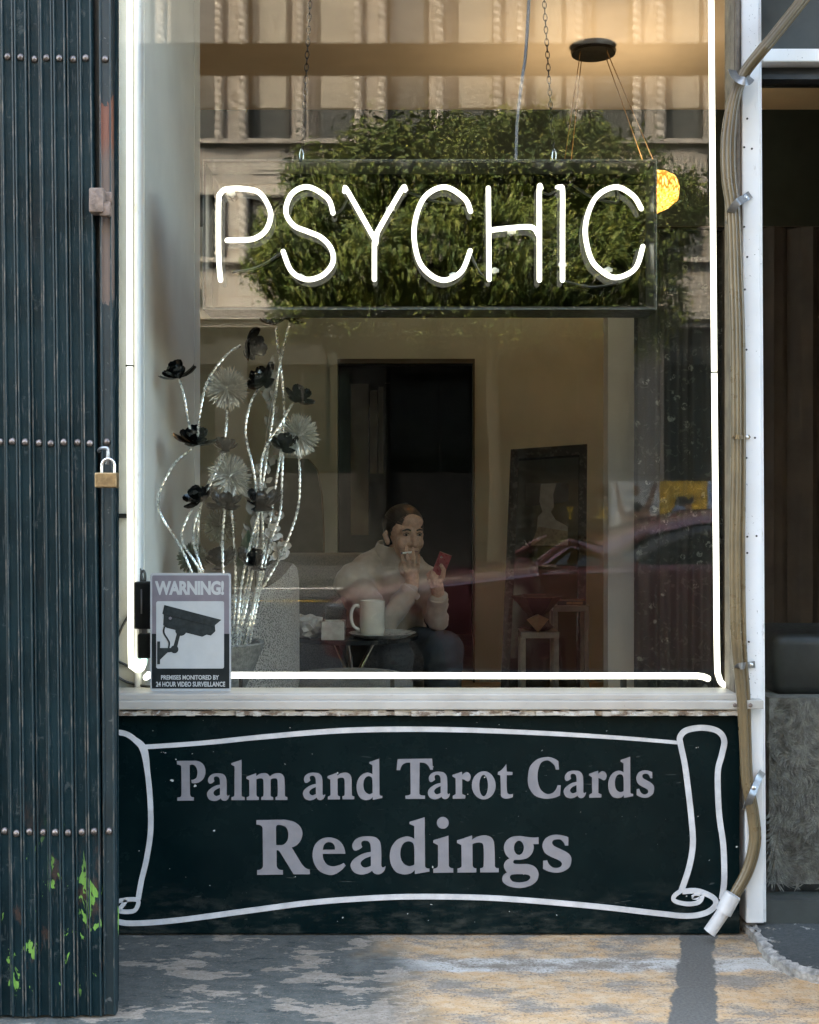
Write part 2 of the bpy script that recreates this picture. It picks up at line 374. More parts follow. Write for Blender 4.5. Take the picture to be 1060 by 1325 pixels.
# opposite side of the street
g = NG('facade_stone')
br = g.n.new('ShaderNodeTexBrick'); br.inputs['Scale'].default_value = 1; br.inputs['Brick Width'].default_value = .62; br.inputs['Row Height'].default_value = .44; br.inputs['Mortar Size'].default_value = .012
x = g.xyz(); cb = g.n.new('ShaderNodeCombineXYZ'); g.set(cb.inputs[0], x[0]); g.set(cb.inputs[1], x[2]); g.t.links.new(cb.outputs[0], br.inputs['Vector'])
br.inputs['Color1'].default_value = (.28, .252, .228, 1); br.inputs['Color2'].default_value = (.33, .30, .275, 1); br.inputs['Mortar'].default_value = (.24, .19, .15, 1)
c = g.mix(g.step(g.noise(1.2, 6, .65), .4, .75, 0, .35), br.outputs['Color'], (.30, .24, .19)); g.p('Base Color', c); g.p('Roughness', .85); g.bump(g.noise(8, 4), .3, .01)
mat('facade_trim', (.32, .29, .265), .8, 0, .15, 4, .3, 30)
mat('facade_shaded', (.020, .021, .019), .5, 0, .2, 3, .2, 20)  # shade of the opposite ground floor, put into the colour
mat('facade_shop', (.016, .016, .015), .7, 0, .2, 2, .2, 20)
mat('bronze_frame', (.05, .045, .038), .5, .2, .2, 8, 0)
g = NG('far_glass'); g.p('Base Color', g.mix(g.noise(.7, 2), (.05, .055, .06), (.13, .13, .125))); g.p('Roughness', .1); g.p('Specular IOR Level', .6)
g = NG('far_blind'); g.p('Base Color', g.mix(g.noise(.9, 2), (.24, .22, .19), (.30, .27, .23))); g.p('Roughness', .5)
mat('bark', (.022, .02, .016), .9, 0, .3, 9, .8, 30, dist=.02)
g = NG('foliage')
oi = g.noise(1.6, 3); c = g.mix(g.step(oi, .35, .65), (.030, .062, .010), (.095, .125, .020)); c = g.mix(g.step(g.noise(9, 2), .45, .7), c, (.17, .165, .03))
g.p('Base Color', c); g.p('Roughness', .55); g.p('Specular IOR Level', .35)
g = NG('car_paint'); g.p('Base Color', (.30, .085, .09)); g.p('Roughness', .35); g.p('Metallic', .2); g.p('Coat Weight', .9); g.p('Coat Roughness', .05)
g = NG('car_glass'); g.p('Base Color', (.010, .014, .012)); g.p('Roughness', .06)
mat('tyre', (.02, .02, .02), .85, 0, .1, 30, .2, 80); mat('rim_alloy', (.5, .5, .5), .3, .9, .1, 20, 0); mat('lamp_lens', (.6, .6, .58), .1, 0, .05, 20, 0)
mat('poster_white', (.55, .55, .55), .6, 0, .06, 3, 0); mat('poster_yellow', (.62, .38, .035), .6, 0, .06, 3, 0); mat('poster_blue', (.22, .30, .48), .6, 0, .06, 3, 0); mat('poster_skin', (.24, .13, .08), .6, 0, .1, 3, 0); mat('poster_black', (.015, .015, .015), .6, 0, .1, 3, 0); mat('letter_yellow', (.65, .46, .06), .6, 0, .05, 3, 0)
mat('timber_dark', (.035, .032, .027), .7, 0, .25, 6, .3, 60)
mat('added_awning_cloth', (.018, .02, .018), .8, 0, .2, 6, .2, 60)

# window glass: a thin pane, partly see-through, partly mirror (Schlick)
def glass(name, f0, tint):
    g = NG(name); g.n.remove(g.b)
    lw = g.n.new('ShaderNodeLayerWeight'); lw.inputs[0].default_value = .5
    fr = g.math('ADD', f0, g.math('MULTIPLY', g.math('POWER', lw.outputs['Facing'], 5), 1-f0))
    tr = g.n.new('ShaderNodeBsdfTransparent'); tr.inputs[0].default_value = (*tint, 1)
    gl = g.n.new('ShaderNodeBsdfGlossy'); gl.inputs['Roughness'].default_value = 0; gl.inputs['Color'].default_value = (1, 1, 1, 1)
    mx = g.n.new('ShaderNodeMixShader'); g.set(mx.inputs[0], fr); g.t.links.new(tr.outputs[0], mx.inputs[1]); g.t.links.new(gl.outputs[0], mx.inputs[2])
    g.t.links.new(mx.outputs[0], g.out.inputs[0])
glass('window_glass', .026, (.96, .975, .965))
glass('acrylic', .012, (.98, .98, .98))
glass('smoked_acrylic', .030, (.012, .022, .022))
emit('neon_white', (1, .985, .93), .20)
emit('neon_cyan', (.35, 1, .92), .3)
g = emit('crystal_lit', (1, .52, .10), 1.0)
v = g.voro(45, 'DISTANCE_TO_EDGE', g.scl((1, 1, .45))); g.p('Emission Strength', g.step(v, .0, .35, .03, .30)); g.p('Emission Color', g.mix(g.step(v, .0, .3), (1, .36, .03), (1, .62, .17)))
mat('tube_glass', (.55, .55, .52), .15, 0, .05, 40, 0)

# ================================================================== SETTING
GZ = -.2                                  # street level, the pavement is 0
def plane(name, x0, x1, y0, y1, z, m): return struct(MB().add([(x0,y0,z),(x1,y0,z),(x1,y1,z),(x0,y1,z)], [(0,1,2,3)]).build(name, m))
plane('ground', -600, 600, -600, 600, GZ-.06, 'ground_earth')
plane('road', -60, 60, -17.0, -3.62, GZ, 'asphalt')
struct(MB().box((-60, -3.50, GZ-.05), (60, .02, 0)).build('pavement', 'pavement_paint'))
struct(MB().rbox((-60, -3.65, GZ-.05), (60, -3.502, .002), .02).build('kerb', 'concrete'))
struct(MB().box((-60, -21.4, GZ-.05), (60, -17.15, -.04)).build('far_pavement', 'asphalt'))
struct(MB().rbox((-60, -17.148, GZ-.05), (60, -17.0, -.036), .02).build('far_kerb', 'step_paint'))
for i, yy in enumerate((-13.92, -13.70)): struct(MB().box((-60, yy-.05, GZ-.01), (60, yy+.05, GZ+.004)).build('road_marking', 'poster_yellow'))

struct(MB().box((-60, -16.75, GZ-.01), (60, -16.5, GZ+.004)).build('road_marking', 'poster_white'))
# shop: inside
FZ = -.1
X = lambda px, D=3.0: W(px, 0, D).x
Z = lambda py, D=3.0: W(0, py, D).z
struct(MB().box((-3.2, .10, FZ-.1), (3.6, 8.6, FZ)).build('floor', 'floor_boards'))
struct(MB().box((-3.2, .12, 3.70), (3.6, 5.1, 3.8)).build('ceiling', 'ceiling_paint'))
BW = 5.1
dx0, dx1, dz = W(437, 0, 8.1).x, W(612, 0, 8.1).x, W(0, 470, 8.1).z
ub = W(0, 293, 8.1).z
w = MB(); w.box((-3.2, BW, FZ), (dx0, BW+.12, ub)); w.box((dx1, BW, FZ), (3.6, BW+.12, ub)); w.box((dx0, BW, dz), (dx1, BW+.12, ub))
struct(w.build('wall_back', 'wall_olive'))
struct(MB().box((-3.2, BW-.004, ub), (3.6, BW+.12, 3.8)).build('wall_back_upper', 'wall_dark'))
struct(MB().box((-1.5, .962, FZ-.1), (-1.4, BW-.001, 3.7)).build('wall_left', 'wall_grey'))
struct(MB().box((3.6, .1, FZ-.1), (3.7, BW+.12, 3.8)).build('wall_right', 'wall_olive'))
# side wall of the display bay, its end turns into the room
xs = X(187, 3.12)
struct(MB().box((xs-.10, .121, FZ), (xs, .84, 3.7)).build('wall_bay', 'wall_grey'))
struct(MB().box((-3.3, .86, FZ), (xs-.002, .96, 3.7)).build('wall_bay_return', 'wall_grey'))
# grey board beside the glass and a rounded white bead
struct(MB().box((-1.2, .09, FZ), (X(175, 3.1), .118, 3.2)).build('wall_reveal', 'wall_return'))
struct(MB().rbox((X(175, 3.1)+.001, .075, FZ), (X(187, 3.12), .120, 3.2), .01, 3).build('wall_bead', 'white_post'))
# back room behind the doorway
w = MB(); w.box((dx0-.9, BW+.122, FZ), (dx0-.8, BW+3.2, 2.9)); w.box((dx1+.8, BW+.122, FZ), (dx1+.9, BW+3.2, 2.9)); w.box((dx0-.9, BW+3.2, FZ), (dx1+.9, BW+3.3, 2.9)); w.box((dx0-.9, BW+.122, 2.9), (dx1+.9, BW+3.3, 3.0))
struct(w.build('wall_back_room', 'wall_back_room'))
# partition on the right, open above
pxl, pz = W(787, 0, 5.0).x, W(0, 293, 5.0).z
struct(MB().box((pxl, 2.0, FZ), (3.6, 2.12, pz)).build('wall_partition', 'partition_paint'))

# shop: outside mass
sb = thing('shop_building', (0, .2, 0), 'tan stuccoed shop building that holds the display window', 'building')
YF = -.62                                  # facade line; the window stands back in a recess
m = MB(); m.box((-14, YF, 3.2), (14, .30, 17.0)); m.box((-14, YF, -.1), (-1.6, .085, 3.2)); m.box((2.35, YF, -.1), (14, .10, 3.2)); m.build('front_wall', 'stucco_tan', sb)
m = MB(); m.box((-1.6, .02, -.1), (-.96, .085, 3.2)); m.box((-1.6, .02, 3.046), (2.35, .11, 3.2)); m.build('recess_wall', 'stucco_tan', sb)
m = MB(); m.box((-14, .10, -.1), (-13.8, 9.4, 17.0)); m.box((13.8, .10, -.1), (14, 9.4, 17.0)); m.box((-14, 9.4, -.1), (14, 9.6, 17.0)); m.build('side_wall', 'stucco_tan', sb)
MB().box((-14, YF, 17.001), (14, 9.6, 17.15)).build('roof', 'asphalt', sb)
m = MB(); m.box((-14.1, YF-.3, 16.7), (14.1, YF-.001, 17.2)); m.build('cornice', 'stucco_tan', sb)

ep_ = thing('entrance_pier', (1.05, -.53, 0), 'dark brown painted pier at the street side of the door recess', 'pier')
MB().rbox((.90, -.62, 0), (1.2, -.44, 3.198), .006).build('pier_body', 'pier_brown', ep_)
MB().rbox((.885, -.635, 0), (1.215, -.425, .14), .006).build('plinth', 'pier_brown', ep_)
# ================================================================== SHOP WINDOW
win = thing('shop_window', (.1, .0, .5), 'large fixed shop window in a cream frame above the black signboard', 'window')
gx0, gx1, gz0, gz1 = -.95, X(946), Z(895), 2.98
MB().box((gx0, .0, gz0), (gx1, .006, gz1)).build('pane', 'window_glass', win)
m = MB(); m.rbox((-1.0, -.045, Z(906, 2.96)), (X(954), .06, Z(893.5, 3.0)), .004); m.build('sill', 'frame_cream', win)
m = MB(); m.rbox((-1.0, -.062, Z(918, 2.94)), (X(954), .05, Z(906.3, 2.94)), .003); m.build('sill_nosing', 'frame_cream', win)
m = MB(); nseg = 90; x0, x1 = -1.0, X(955)
for i in range(nseg):
    a = x0 + (x1-x0)*i/nseg; b = x0 + (x1-x0)*(i+1)/nseg - .0002
    m.box((a, -.050 - random.random()*.010, Z(925.5, 2.95) + random.random()*.002), (b, .03, Z(918.3, 2.95) - random.random()**3*.004))
m.build('flaking_edge', 'frame_weathered', win)
m = MB(); m.box((X(946), -.03, Z(905)), (X(957), .06, 3.04)); m.build('jamb', 'frame_brown', win)
m = MB(); m.rbox((X(946.5), -.045, Z(893)), (X(951), -.0305, 3.04), .002); m.build('glazing_bead', 'frame_brown', win)
m = MB(); m.box((-1.1, -.03, 2.98), (X(957), .08, 3.045)); m.build('header', 'frame_cream', win)
m = MB(); m.box((X(143), -.012, Z(893)), (X(150), -.001, 2.98)); m.build('jamb', 'frame_brown', win)
m = MB(); m.rbox((X(946), -.068, Z(917, 2.93)), (X(978), -.0345, Z(906, 2.93)), .0015); br = m.build('end_bracket', 'frame_cream', win)
for px in (951, 971): MB().lathe([(.005, 0), (.005, .002), (.003, .004), (0, .004)], W(px, 912, 2.932), 10, (0, -1, 0)).build('screw', 'rusty_iron', br, True)

# white door post
post = thing('door_post', (X(970), -.06, 0), 'white painted steel post with screw holes between window and doorway', 'post')
def lean(v): return Vector((v.x + (1.0 - v.z)*.0055, v.y, v.z))
m = MB(); m.rbox((X(958), -.034, 0.03), (X(981), .06, 3.045), .003, 2, lean); m.build('post_body', 'white_post', post)
m = MB(); m.rbox((X(981.2), -.026, 0.03), (X(985), .06, 3.045), .002, 2, lean); m.build('edge_strip', 'white_post', post)
for px, py in ((967, 153), (963, 190), (973, 192), (963, 293), (967, 332), (964, 374), (966, 452), (970, 565), (977, 566), (966, 592), (967, 694), (979, 693), (967, 715), (969, 830), (969, 878), (972, 990)):
    c = W(px, py, 2.9655); MB().lathe([(.0026, -.001), (.0026, .0008), (0, .0008)], c, 8, (0, -1, 0)).build('screw_hole', 'book_black', post)

# doorway glazing on the right
door = thing('glazed_door', (1.6, .02, .05), 'tall glazed shop door beside the white post with brown curtain behind', 'door')
MB().box((X(985), .03, .06), (2.3, .036, Z(103))).build('pane', 'window_glass', door)
MB().rbox((X(984), -.02, Z(83)), (2.35, .06, Z(66)), .003).build('header', 'white_post', door)
m = MB(); m.box((X(984), .0, Z(102)), (2.35, .062, Z(96))); m.box((X(984), .02, Z(95.8)), (2.35, .06, Z(83.2))); m.build('header_channel', 'black_plastic', door)
MB().box((X(984), .01, Z(65.5)), (2.35, .07, 3.05)).build('transom_panel', 'trim_dark', door)
MB().box((X(984), -.01, .0), (2.35, .06, Z(1163))).build('bottom_rail', 'trim_dark', door)
MB().box((2.3, -.01, .0), (2.36, .06, 3.05)).build('stile', 'trim_dark', door)

# ledge at the door, dark paint with a chipped pale edge
stp = thing('door_step', (1.2, -.2, 0), 'low dark painted concrete doorstep with chipped pale edge', 'step')
def gp(px, py): D = 3*543/(py-662); p = W(px, py, D); return (p.x, p.y)
edge_pts = [gp(955, 1188), gp(968, 1204), gp(984, 1222), gp(996, 1240), gp(1010, 1252), gp(1034, 1263), gp(1075, 1275)]
m = MB(); yb_ = -.012; E_ = edge_pts + [(2.34, edge_pts[-1][1])]; vv = []
for p in E_: vv += [(p[0], p[1], .0), (p[0], p[1], .022), (p[0], yb_, .022)]
m.add(vv, [(3*q, 3*q+1, 3*q+4, 3*q+3) for q in range(len(E_)-1)] + [(3*q+1, 3*q+2, 3*q+5, 3*q+4) for q in range(len(E_)-1)]); m.build('step_slab', 'step_paint', stp)
ep, _ = spline([Vector((p[0]-.006, p[1]-.006, .006)) for p in edge_pts], 6)
m = MB(); L_ = []; R_ = []
for i_, p in enumerate(ep):
    t = (ep[min(i_+1, len(ep)-1)]-ep[max(i_-1, 0)]).normalized(); nn = Vector((-t.y, t.x, 0)); L_.append(p + nn*(.012+random.uniform(-.006, .006))); R_.append(p - nn*(.004+random.uniform(0, .006)))
n = len(ep); vv = []
for a, b in zip(L_, R_): vv += [Vector((a.x, a.y, .0225)), Vector((a.x, a.y, .0255)), Vector((b.x, b.y, .020+random.uniform(-.003, .003))), Vector((b.x, b.y, .0))]
m.add(vv, [(4*q+k, 4*q+k+1, 4*q+5+k, 4*q+4+k) for q in range(n-1) for k in range(3)])
m.build('chipped_edge', 'chipped_edge', stp)

# ================================================================== FOLDING GATE
gate = thing('folding_gate', (-.75, -.53, 0), 'collapsed dark blue folding security gate with rivets and green paint chips', 'gate')
GD = 2.478; YG = -.522; GATE_TOP = W(0, 93, 3.522).z
def slat(name, xt, xb, wpx, matn, yf=YG):
    # U channel with rolled edges; x runs from xb at the pavement to xt at the top of the picture
    k = GD/FPX; wd = wpx*k - .0012
    prof = [(0, .018), (0, -.003), (.0022, -.0045), (.0045, -.002), (.0050, 0), (wd-.0050, 0), (wd-.0045, -.002), (wd-.0022, -.0045), (wd, -.003), (wd, .018)]
    zt, zb = GATE_TOP, .006
    x_at = lambda z: ((xb + (xt-xb)*(z-W(0,1283,GD).z)/(W(0,41,GD).z-W(0,1283,GD).z)) - 530)*k
    n = len(prof); m = MB()
    vv = [(x_at(z)+p[0], yf+p[1], z) for z in (zb, zt) for p in prof]
    m.add(vv, [(i, i+1, n+i+1, n+i) for i in range(n-1)] + [tuple(range(n)), tuple(range(2*n-1, n-1, -1)), (n-1, 0, n, 2*n-1)])
    o = m.build(name, matn, gate)
    for e0, e1 in ((.0008, .0034), (wd-.0034, wd-.0008)):
        e = MB(); e.add([(x_at(z)+q, yf+yy, z) for z in (zb+.002, zt-.002) for q, yy in ((e0, -.0048), (e1, -.0048), (e1, -.0030), (e0, -.0030))], [(0,1,5,4),(1,2,6,5),(2,3,7,6),(3,0,4,7),(0,3,2,1),(4,5,6,7)]); e.build('edge_lip', 'gate_edge_worn', o)
    return x_at, wd, o
rows = (74, 572, 1077)
def rivets(x_at, wd, par, yf=YG, jit=1.5):
    for py in rows:
        q = py + random.uniform(-jit, jit); z = W(0, q, GD).z
        m = MB(); m.lathe([(.0078, 0), (.0076, .0014), (.0062, .0038), (.0034, .0056), (0, .0062)], (x_at(z)+wd/2, yf+.0005, z), 12, (0, -1, 0)); m.build('rivet', 'rivet_metal', par, True)
for i in range(0, 10):
    xa, wd, so = slat('slat', 102.4-16.75*i, 116-16.65*i, 16.6, 'gate_paint', YG + (.006 if i % 3 == 1 else 0) + (.003 if i == 0 else 0))
    rivets(xa, wd, so, YG + (.006 if i % 3 == 1 else 0) + (.003 if i == 0 else 0))
xa, wd, bar = slat('end_bar', 126.8, 132.8, 16.4, 'gate_bar_paint', YG+.010)
rivets(xa, wd, bar, YG+.010)
MB().box((-1.6, YG+.030, .006), (W(143, 0, GD).x, YG+.036, GATE_TOP)).build('backing', 'black_plastic', gate)
for i in range(12):                       # folded lattice bars on the back of the gate
    x_ = W(140-i*13, 0, GD).x; MB().box((x_-.011, YG+.037, .02), (x_+.011, YG+.046+.008*(i % 2), GATE_TOP-.02)).build('lattice_bar', 'gate_paint', gate)
MB().rbox((-1.6, YG-.03, GATE_TOP), (.899, YG+.05, W(0, 62, 3.522).z), .004).build('top_track', 'gate_paint', gate)
# catch bracket and hasp on the end bar
m = MB(); c = W(132, 263, GD-.004)
m.rbox(c+Vector((-.020, -.028, -.024)), c+Vector((.010, .004, .026)), .004); m.rbox(c+Vector((.000, -.022, -.030)), c+Vector((.022, -.006, .000)), .004); m.rbox(c+Vector((.004, -.010, -.002)), c+Vector((.022, .006, .022)), .003)
m.build('catch', 'rusty_iron', gate, True)
m = MB(); c = W(137, 580, 2.458)
m.tube([W(128, 583, 2.483), W(131, 580, 2.458), W(138, 579.5, 2.453), W(140, 583, 2.453), W(140, 592, 2.453), W(139, 600, 2.456)], .004, 8, True, 4); m.build('hasp', 'strap_steel', gate, True)
# padlock
pl = thing('padlock', W(140, 632, 2.453), 'small weathered brass padlock hanging from the folding gate', 'padlock')
a, b = W(127.3, 631, 2.463), W(152.5, 611, 2.443)
MB().rbox((a.x, -.567, a.z), (b.x, -.545, b.z), .0025).build('lock_body', 'brass', pl)
m = MB(); yk = -.556; pts = []
cx, rr = (133.0+148.6)/2, 8.2
for t in range(0, 13):
    an = math.pi*t/12; p = W(cx - rr*math.cos(an), 602 - (rr+.5)*math.sin(an), 2.448); pts.append(Vector((p.x, yk, p.z)))
p0 = W(cx-rr, 612.5, 2.448); p1 = W(cx+rr, 612.5, 2.448)
m.tube([Vector((p0.x, yk, p0.z))] + pts + [Vector((p1.x, yk, p1.z))], .003, 10); m.build('shackle', 'steel_bright', pl, True)
m = MB(); m.lathe([(.006, 0), (.006, -.0012), (0, -.0012)], Vector(((a.x+b.x)/2, -.556, a.z)), 10); m.build('keyway', 'black_plastic', pl)

# ================================================================== CABLES
cab = thing('cable_run', W(958, 1150, 2.9), 'bundle of tan cables strapped down the white post into a white pipe', 'cable')
path = [(1110, -90), (1005, 42), (985, 66), (963, 95), (950, 128), (943, 175), (943, 225), (949, 275), (952, 350), (955, 450), (955.5, 600), (954, 700), (955, 800), (957.5, 850), (962, 900), (964.5, 960), (967, 1010), (974, 1050), (977, 1088), (968, 1125), (952, 1155), (941, 1172)]
spread = [3.5, 3.5, 3.5, 3.2, 3.8, 5.4, 5.6, 4.8, 5.0, 5.2, 5.4, 6.0, 6.0, 5.4, 4.6, 3.8, 3.6, 3.6, 3.6, 3.4, 3.0, 2.6]
for j, o in enumerate((-1, 0, 1)):
    pts = []
    for k, ((px, py), s_) in enumerate(zip(path, spread)):
        a = Vector((path[min(k+1, len(path)-1)][0]-path[max(k-1, 0)][0], path[min(k+1, len(path)-1)][1]-path[max(k-1, 0)][1])).normalized(); nrm = Vector((a.y, -a.x))
        D = 2.952 if py > 900 else 2.944
        if k < 3: D = 2.92
        q = W(px + nrm.x*s_*o*-1, py + nrm.y*s_*o*-1, D - (.006 if o == 0 else 0) - .004*j); pts.append(q)
    MB().tube(pts, [.0082]*len(pts), 10, True, 7).build('cable', 'cable_tan', cab, True)
def strap(pts, w_, name='strap', mt='strap_steel', th=.0016):
    m = MB(); pts, _ = spline([Vector(p) for p in pts], 5); n = len(pts); vv = []
    for i, p in enumerate(pts):
        t = (pts[min(i+1, n-1)] - pts[max(i-1, 0)]); t.y = 0; t.normalize(); s_ = Vector((-t.z, 0, t.x))*w_/2
        vv += [p+s_, p-s_, p+s_+Vector((0, -th, 0)), p-s_+Vector((0, -th, 0))]
    ff = []
    for i in range(n-1): a = i*4; b = a+4; ff += [(a, a+1, b+1, b), (a+2, b+2, b+3, a+3), (a, b, b+2, a+2), (a+1, a+3, b+3, b+1)]
    ff += [(0, 2, 3, 1), (4*n-4, 4*n-3, 4*n-1, 4*n-2)]
    return m.add(vv, ff).build(name, mt, cab, True)
def screw(px, py, D, par): MB().lathe([(.0055, 0), (.0053, .0015), (.0035, .003), (0, .0034)], W(px, py, D), 12, (0, -1, 0)).build('screw', 'steel_bright', par, True)
s = strap([W(947, 90, 2.9470), W(951, 98, 2.9120), W(958, 103, 2.8930), (W(967, 105, 2.8930)), W(972, 100, 2.9370)], .020)
s = strap([W(943, 276, 2.9570), W(945, 274, 2.9270), W(952, 264, 2.9040), W(958, 259, 2.9090), W(964, 256, 2.9570), W(971, 251, 2.9635)], .0185); screw(964.5, 255, 2.9590, s)
s = strap([W(944, 281, 2.9820), W(942, 290, 2.9820)], .016)
s = strap([W(946, 566, 2.9570), W(951, 565, 2.9110), W(958, 565, 2.9110), W(964, 565, 2.9570), W(970, 565, 2.9645)], .0105, 'strap', 'brass'); screw(966, 565, 2.9620, s)
s = strap([W(951, 864, 2.9670), W(955, 862, 2.9220), W(962, 861, 2.9220), W(968, 860, 2.9590), W(977, 859, 2.9645)], .016); screw(972, 860, 2.9620, s)
s = strap([W(963, 1046, 2.9820), W(967, 1042, 2.9420), W(972, 1030, 2.9270), W(977, 1018, 2.9390), W(982, 1006, 2.9570), W(987, 998, 2.9610)], .017); screw(975.5, 1019, 2.9330, s)
m = MB(); a, b = W(948.5, 1157, 2.90), W(936, 1180, 2.90); d = (b-a).normalized()
m.tube([a, b], .0195, 20); m.tube([b-d*.002, W(918, 1206, 2.90)-Vector((0, 0, 0))], .0150, 20); m.build('pipe_sleeve', 'pvc_white', cab, True)

# ================================================================== SIGNBOARD
sgn = thing('signboard', (0.02, -.03, 0), 'black signboard with white scroll outline and grey serif lettering under the window', 'sign')
SY = -.034; SD = 3 + SY
MB().rbox((-1.05, SY, .004), (X(957.5, SD), .03, Z(926, SD)), .003).build('board', 'sign_black', sgn)
LAY = [0]
def ribbon(pts, wpx, mt='vinyl_white', sub=8):
    LAY[0] += 1; y = SY - .0008 - LAY[0]*.00025
    P2 = [Vector((p[0], 0, p[1])) for p in pts]; ws = [p[2] if len(p) > 2 else wpx for p in pts]
    P2, ws = spline(P2, sub, ws); n = len(P2); k = SD/FPX; vv = []
    for i, p in enumerate(P2):
        t = (P2[min(i+1, n-1)] - P2[max(i-1, 0)]).normalized(); s_ = Vector((-t.z, 0, t.x))*ws[i]/2
        for q in (p+s_, p-s_):
            wq = W(q.x, q.z, SD); vv.append((wq.x, y, wq.z))
        for q in (p+s_, p-s_):
            wq = W(q.x, q.z, SD); vv.append((wq.x, SY, wq.z))
    ff = []
    for i in range(n-1): a = i*4; b = a+4; ff += [(a, a+1, b+1, b), (a, b, b+2, a+2), (a+1, a+3, b+3, b+1)]
    ff += [(0, 2, 3, 1), (4*n-4, 4*n-3, 4*n-1, 4*n-2)]
    return MB().add(vv, ff).build('scroll_line', mt, sgn)
ribbon([(188, 966, 6), (260, 961, 6), (340, 953, 6.5), (430, 945.5, 7), (510, 943, 7), (600, 944, 6.5), (700, 948, 6), (800, 954, 5), (879, 960.5, 4.5)], 6)
ribbon([(130, 947), (150, 947), (163, 949), (174, 956), (186, 969, 10), (191, 998), (194.5, 1035), (195, 1075), (190, 1110), (183, 1140), (179, 1163)], 7)
ribbon([(147, 1030), (150.5, 1060), (151.5, 1090), (150, 1130)], 5)
ribbon([(140, 1172), (152, 1166), (168, 1163), (179, 1165), (176, 1176), (168, 1179), (155, 1178), (158, 1172), (164, 1164)], 5.5)
ribbon([(135, 1186), (153, 1192), (175, 1194), (230, 1190), (320, 1178), (400, 1167.5), (470, 1162), (540, 1159.5), (640, 1161.5), (760, 1171), (850, 1181), (888, 1184.5), (912, 1181), (925, 1172), (925, 1163), (914, 1156), (900, 1152), (883, 1153)], 7)
ribbon([(882, 1151), (892, 1120), (896.5, 1091), (894.5, 1058), (890, 1018), (886, 988), (880.5, 962), (880, 953), (888, 944.5), (908, 941), (928, 945), (937, 957), (934, 976), (929, 996), (929, 1028), (931, 1058), (936, 1095), (937, 1138), (934, 1163)], 7.5)
ribbon([(884, 1150), (873, 1158), (873, 1165), (890, 1169), (905, 1166), (908, 1156), (897, 1160), (904, 1161)], 5.5)

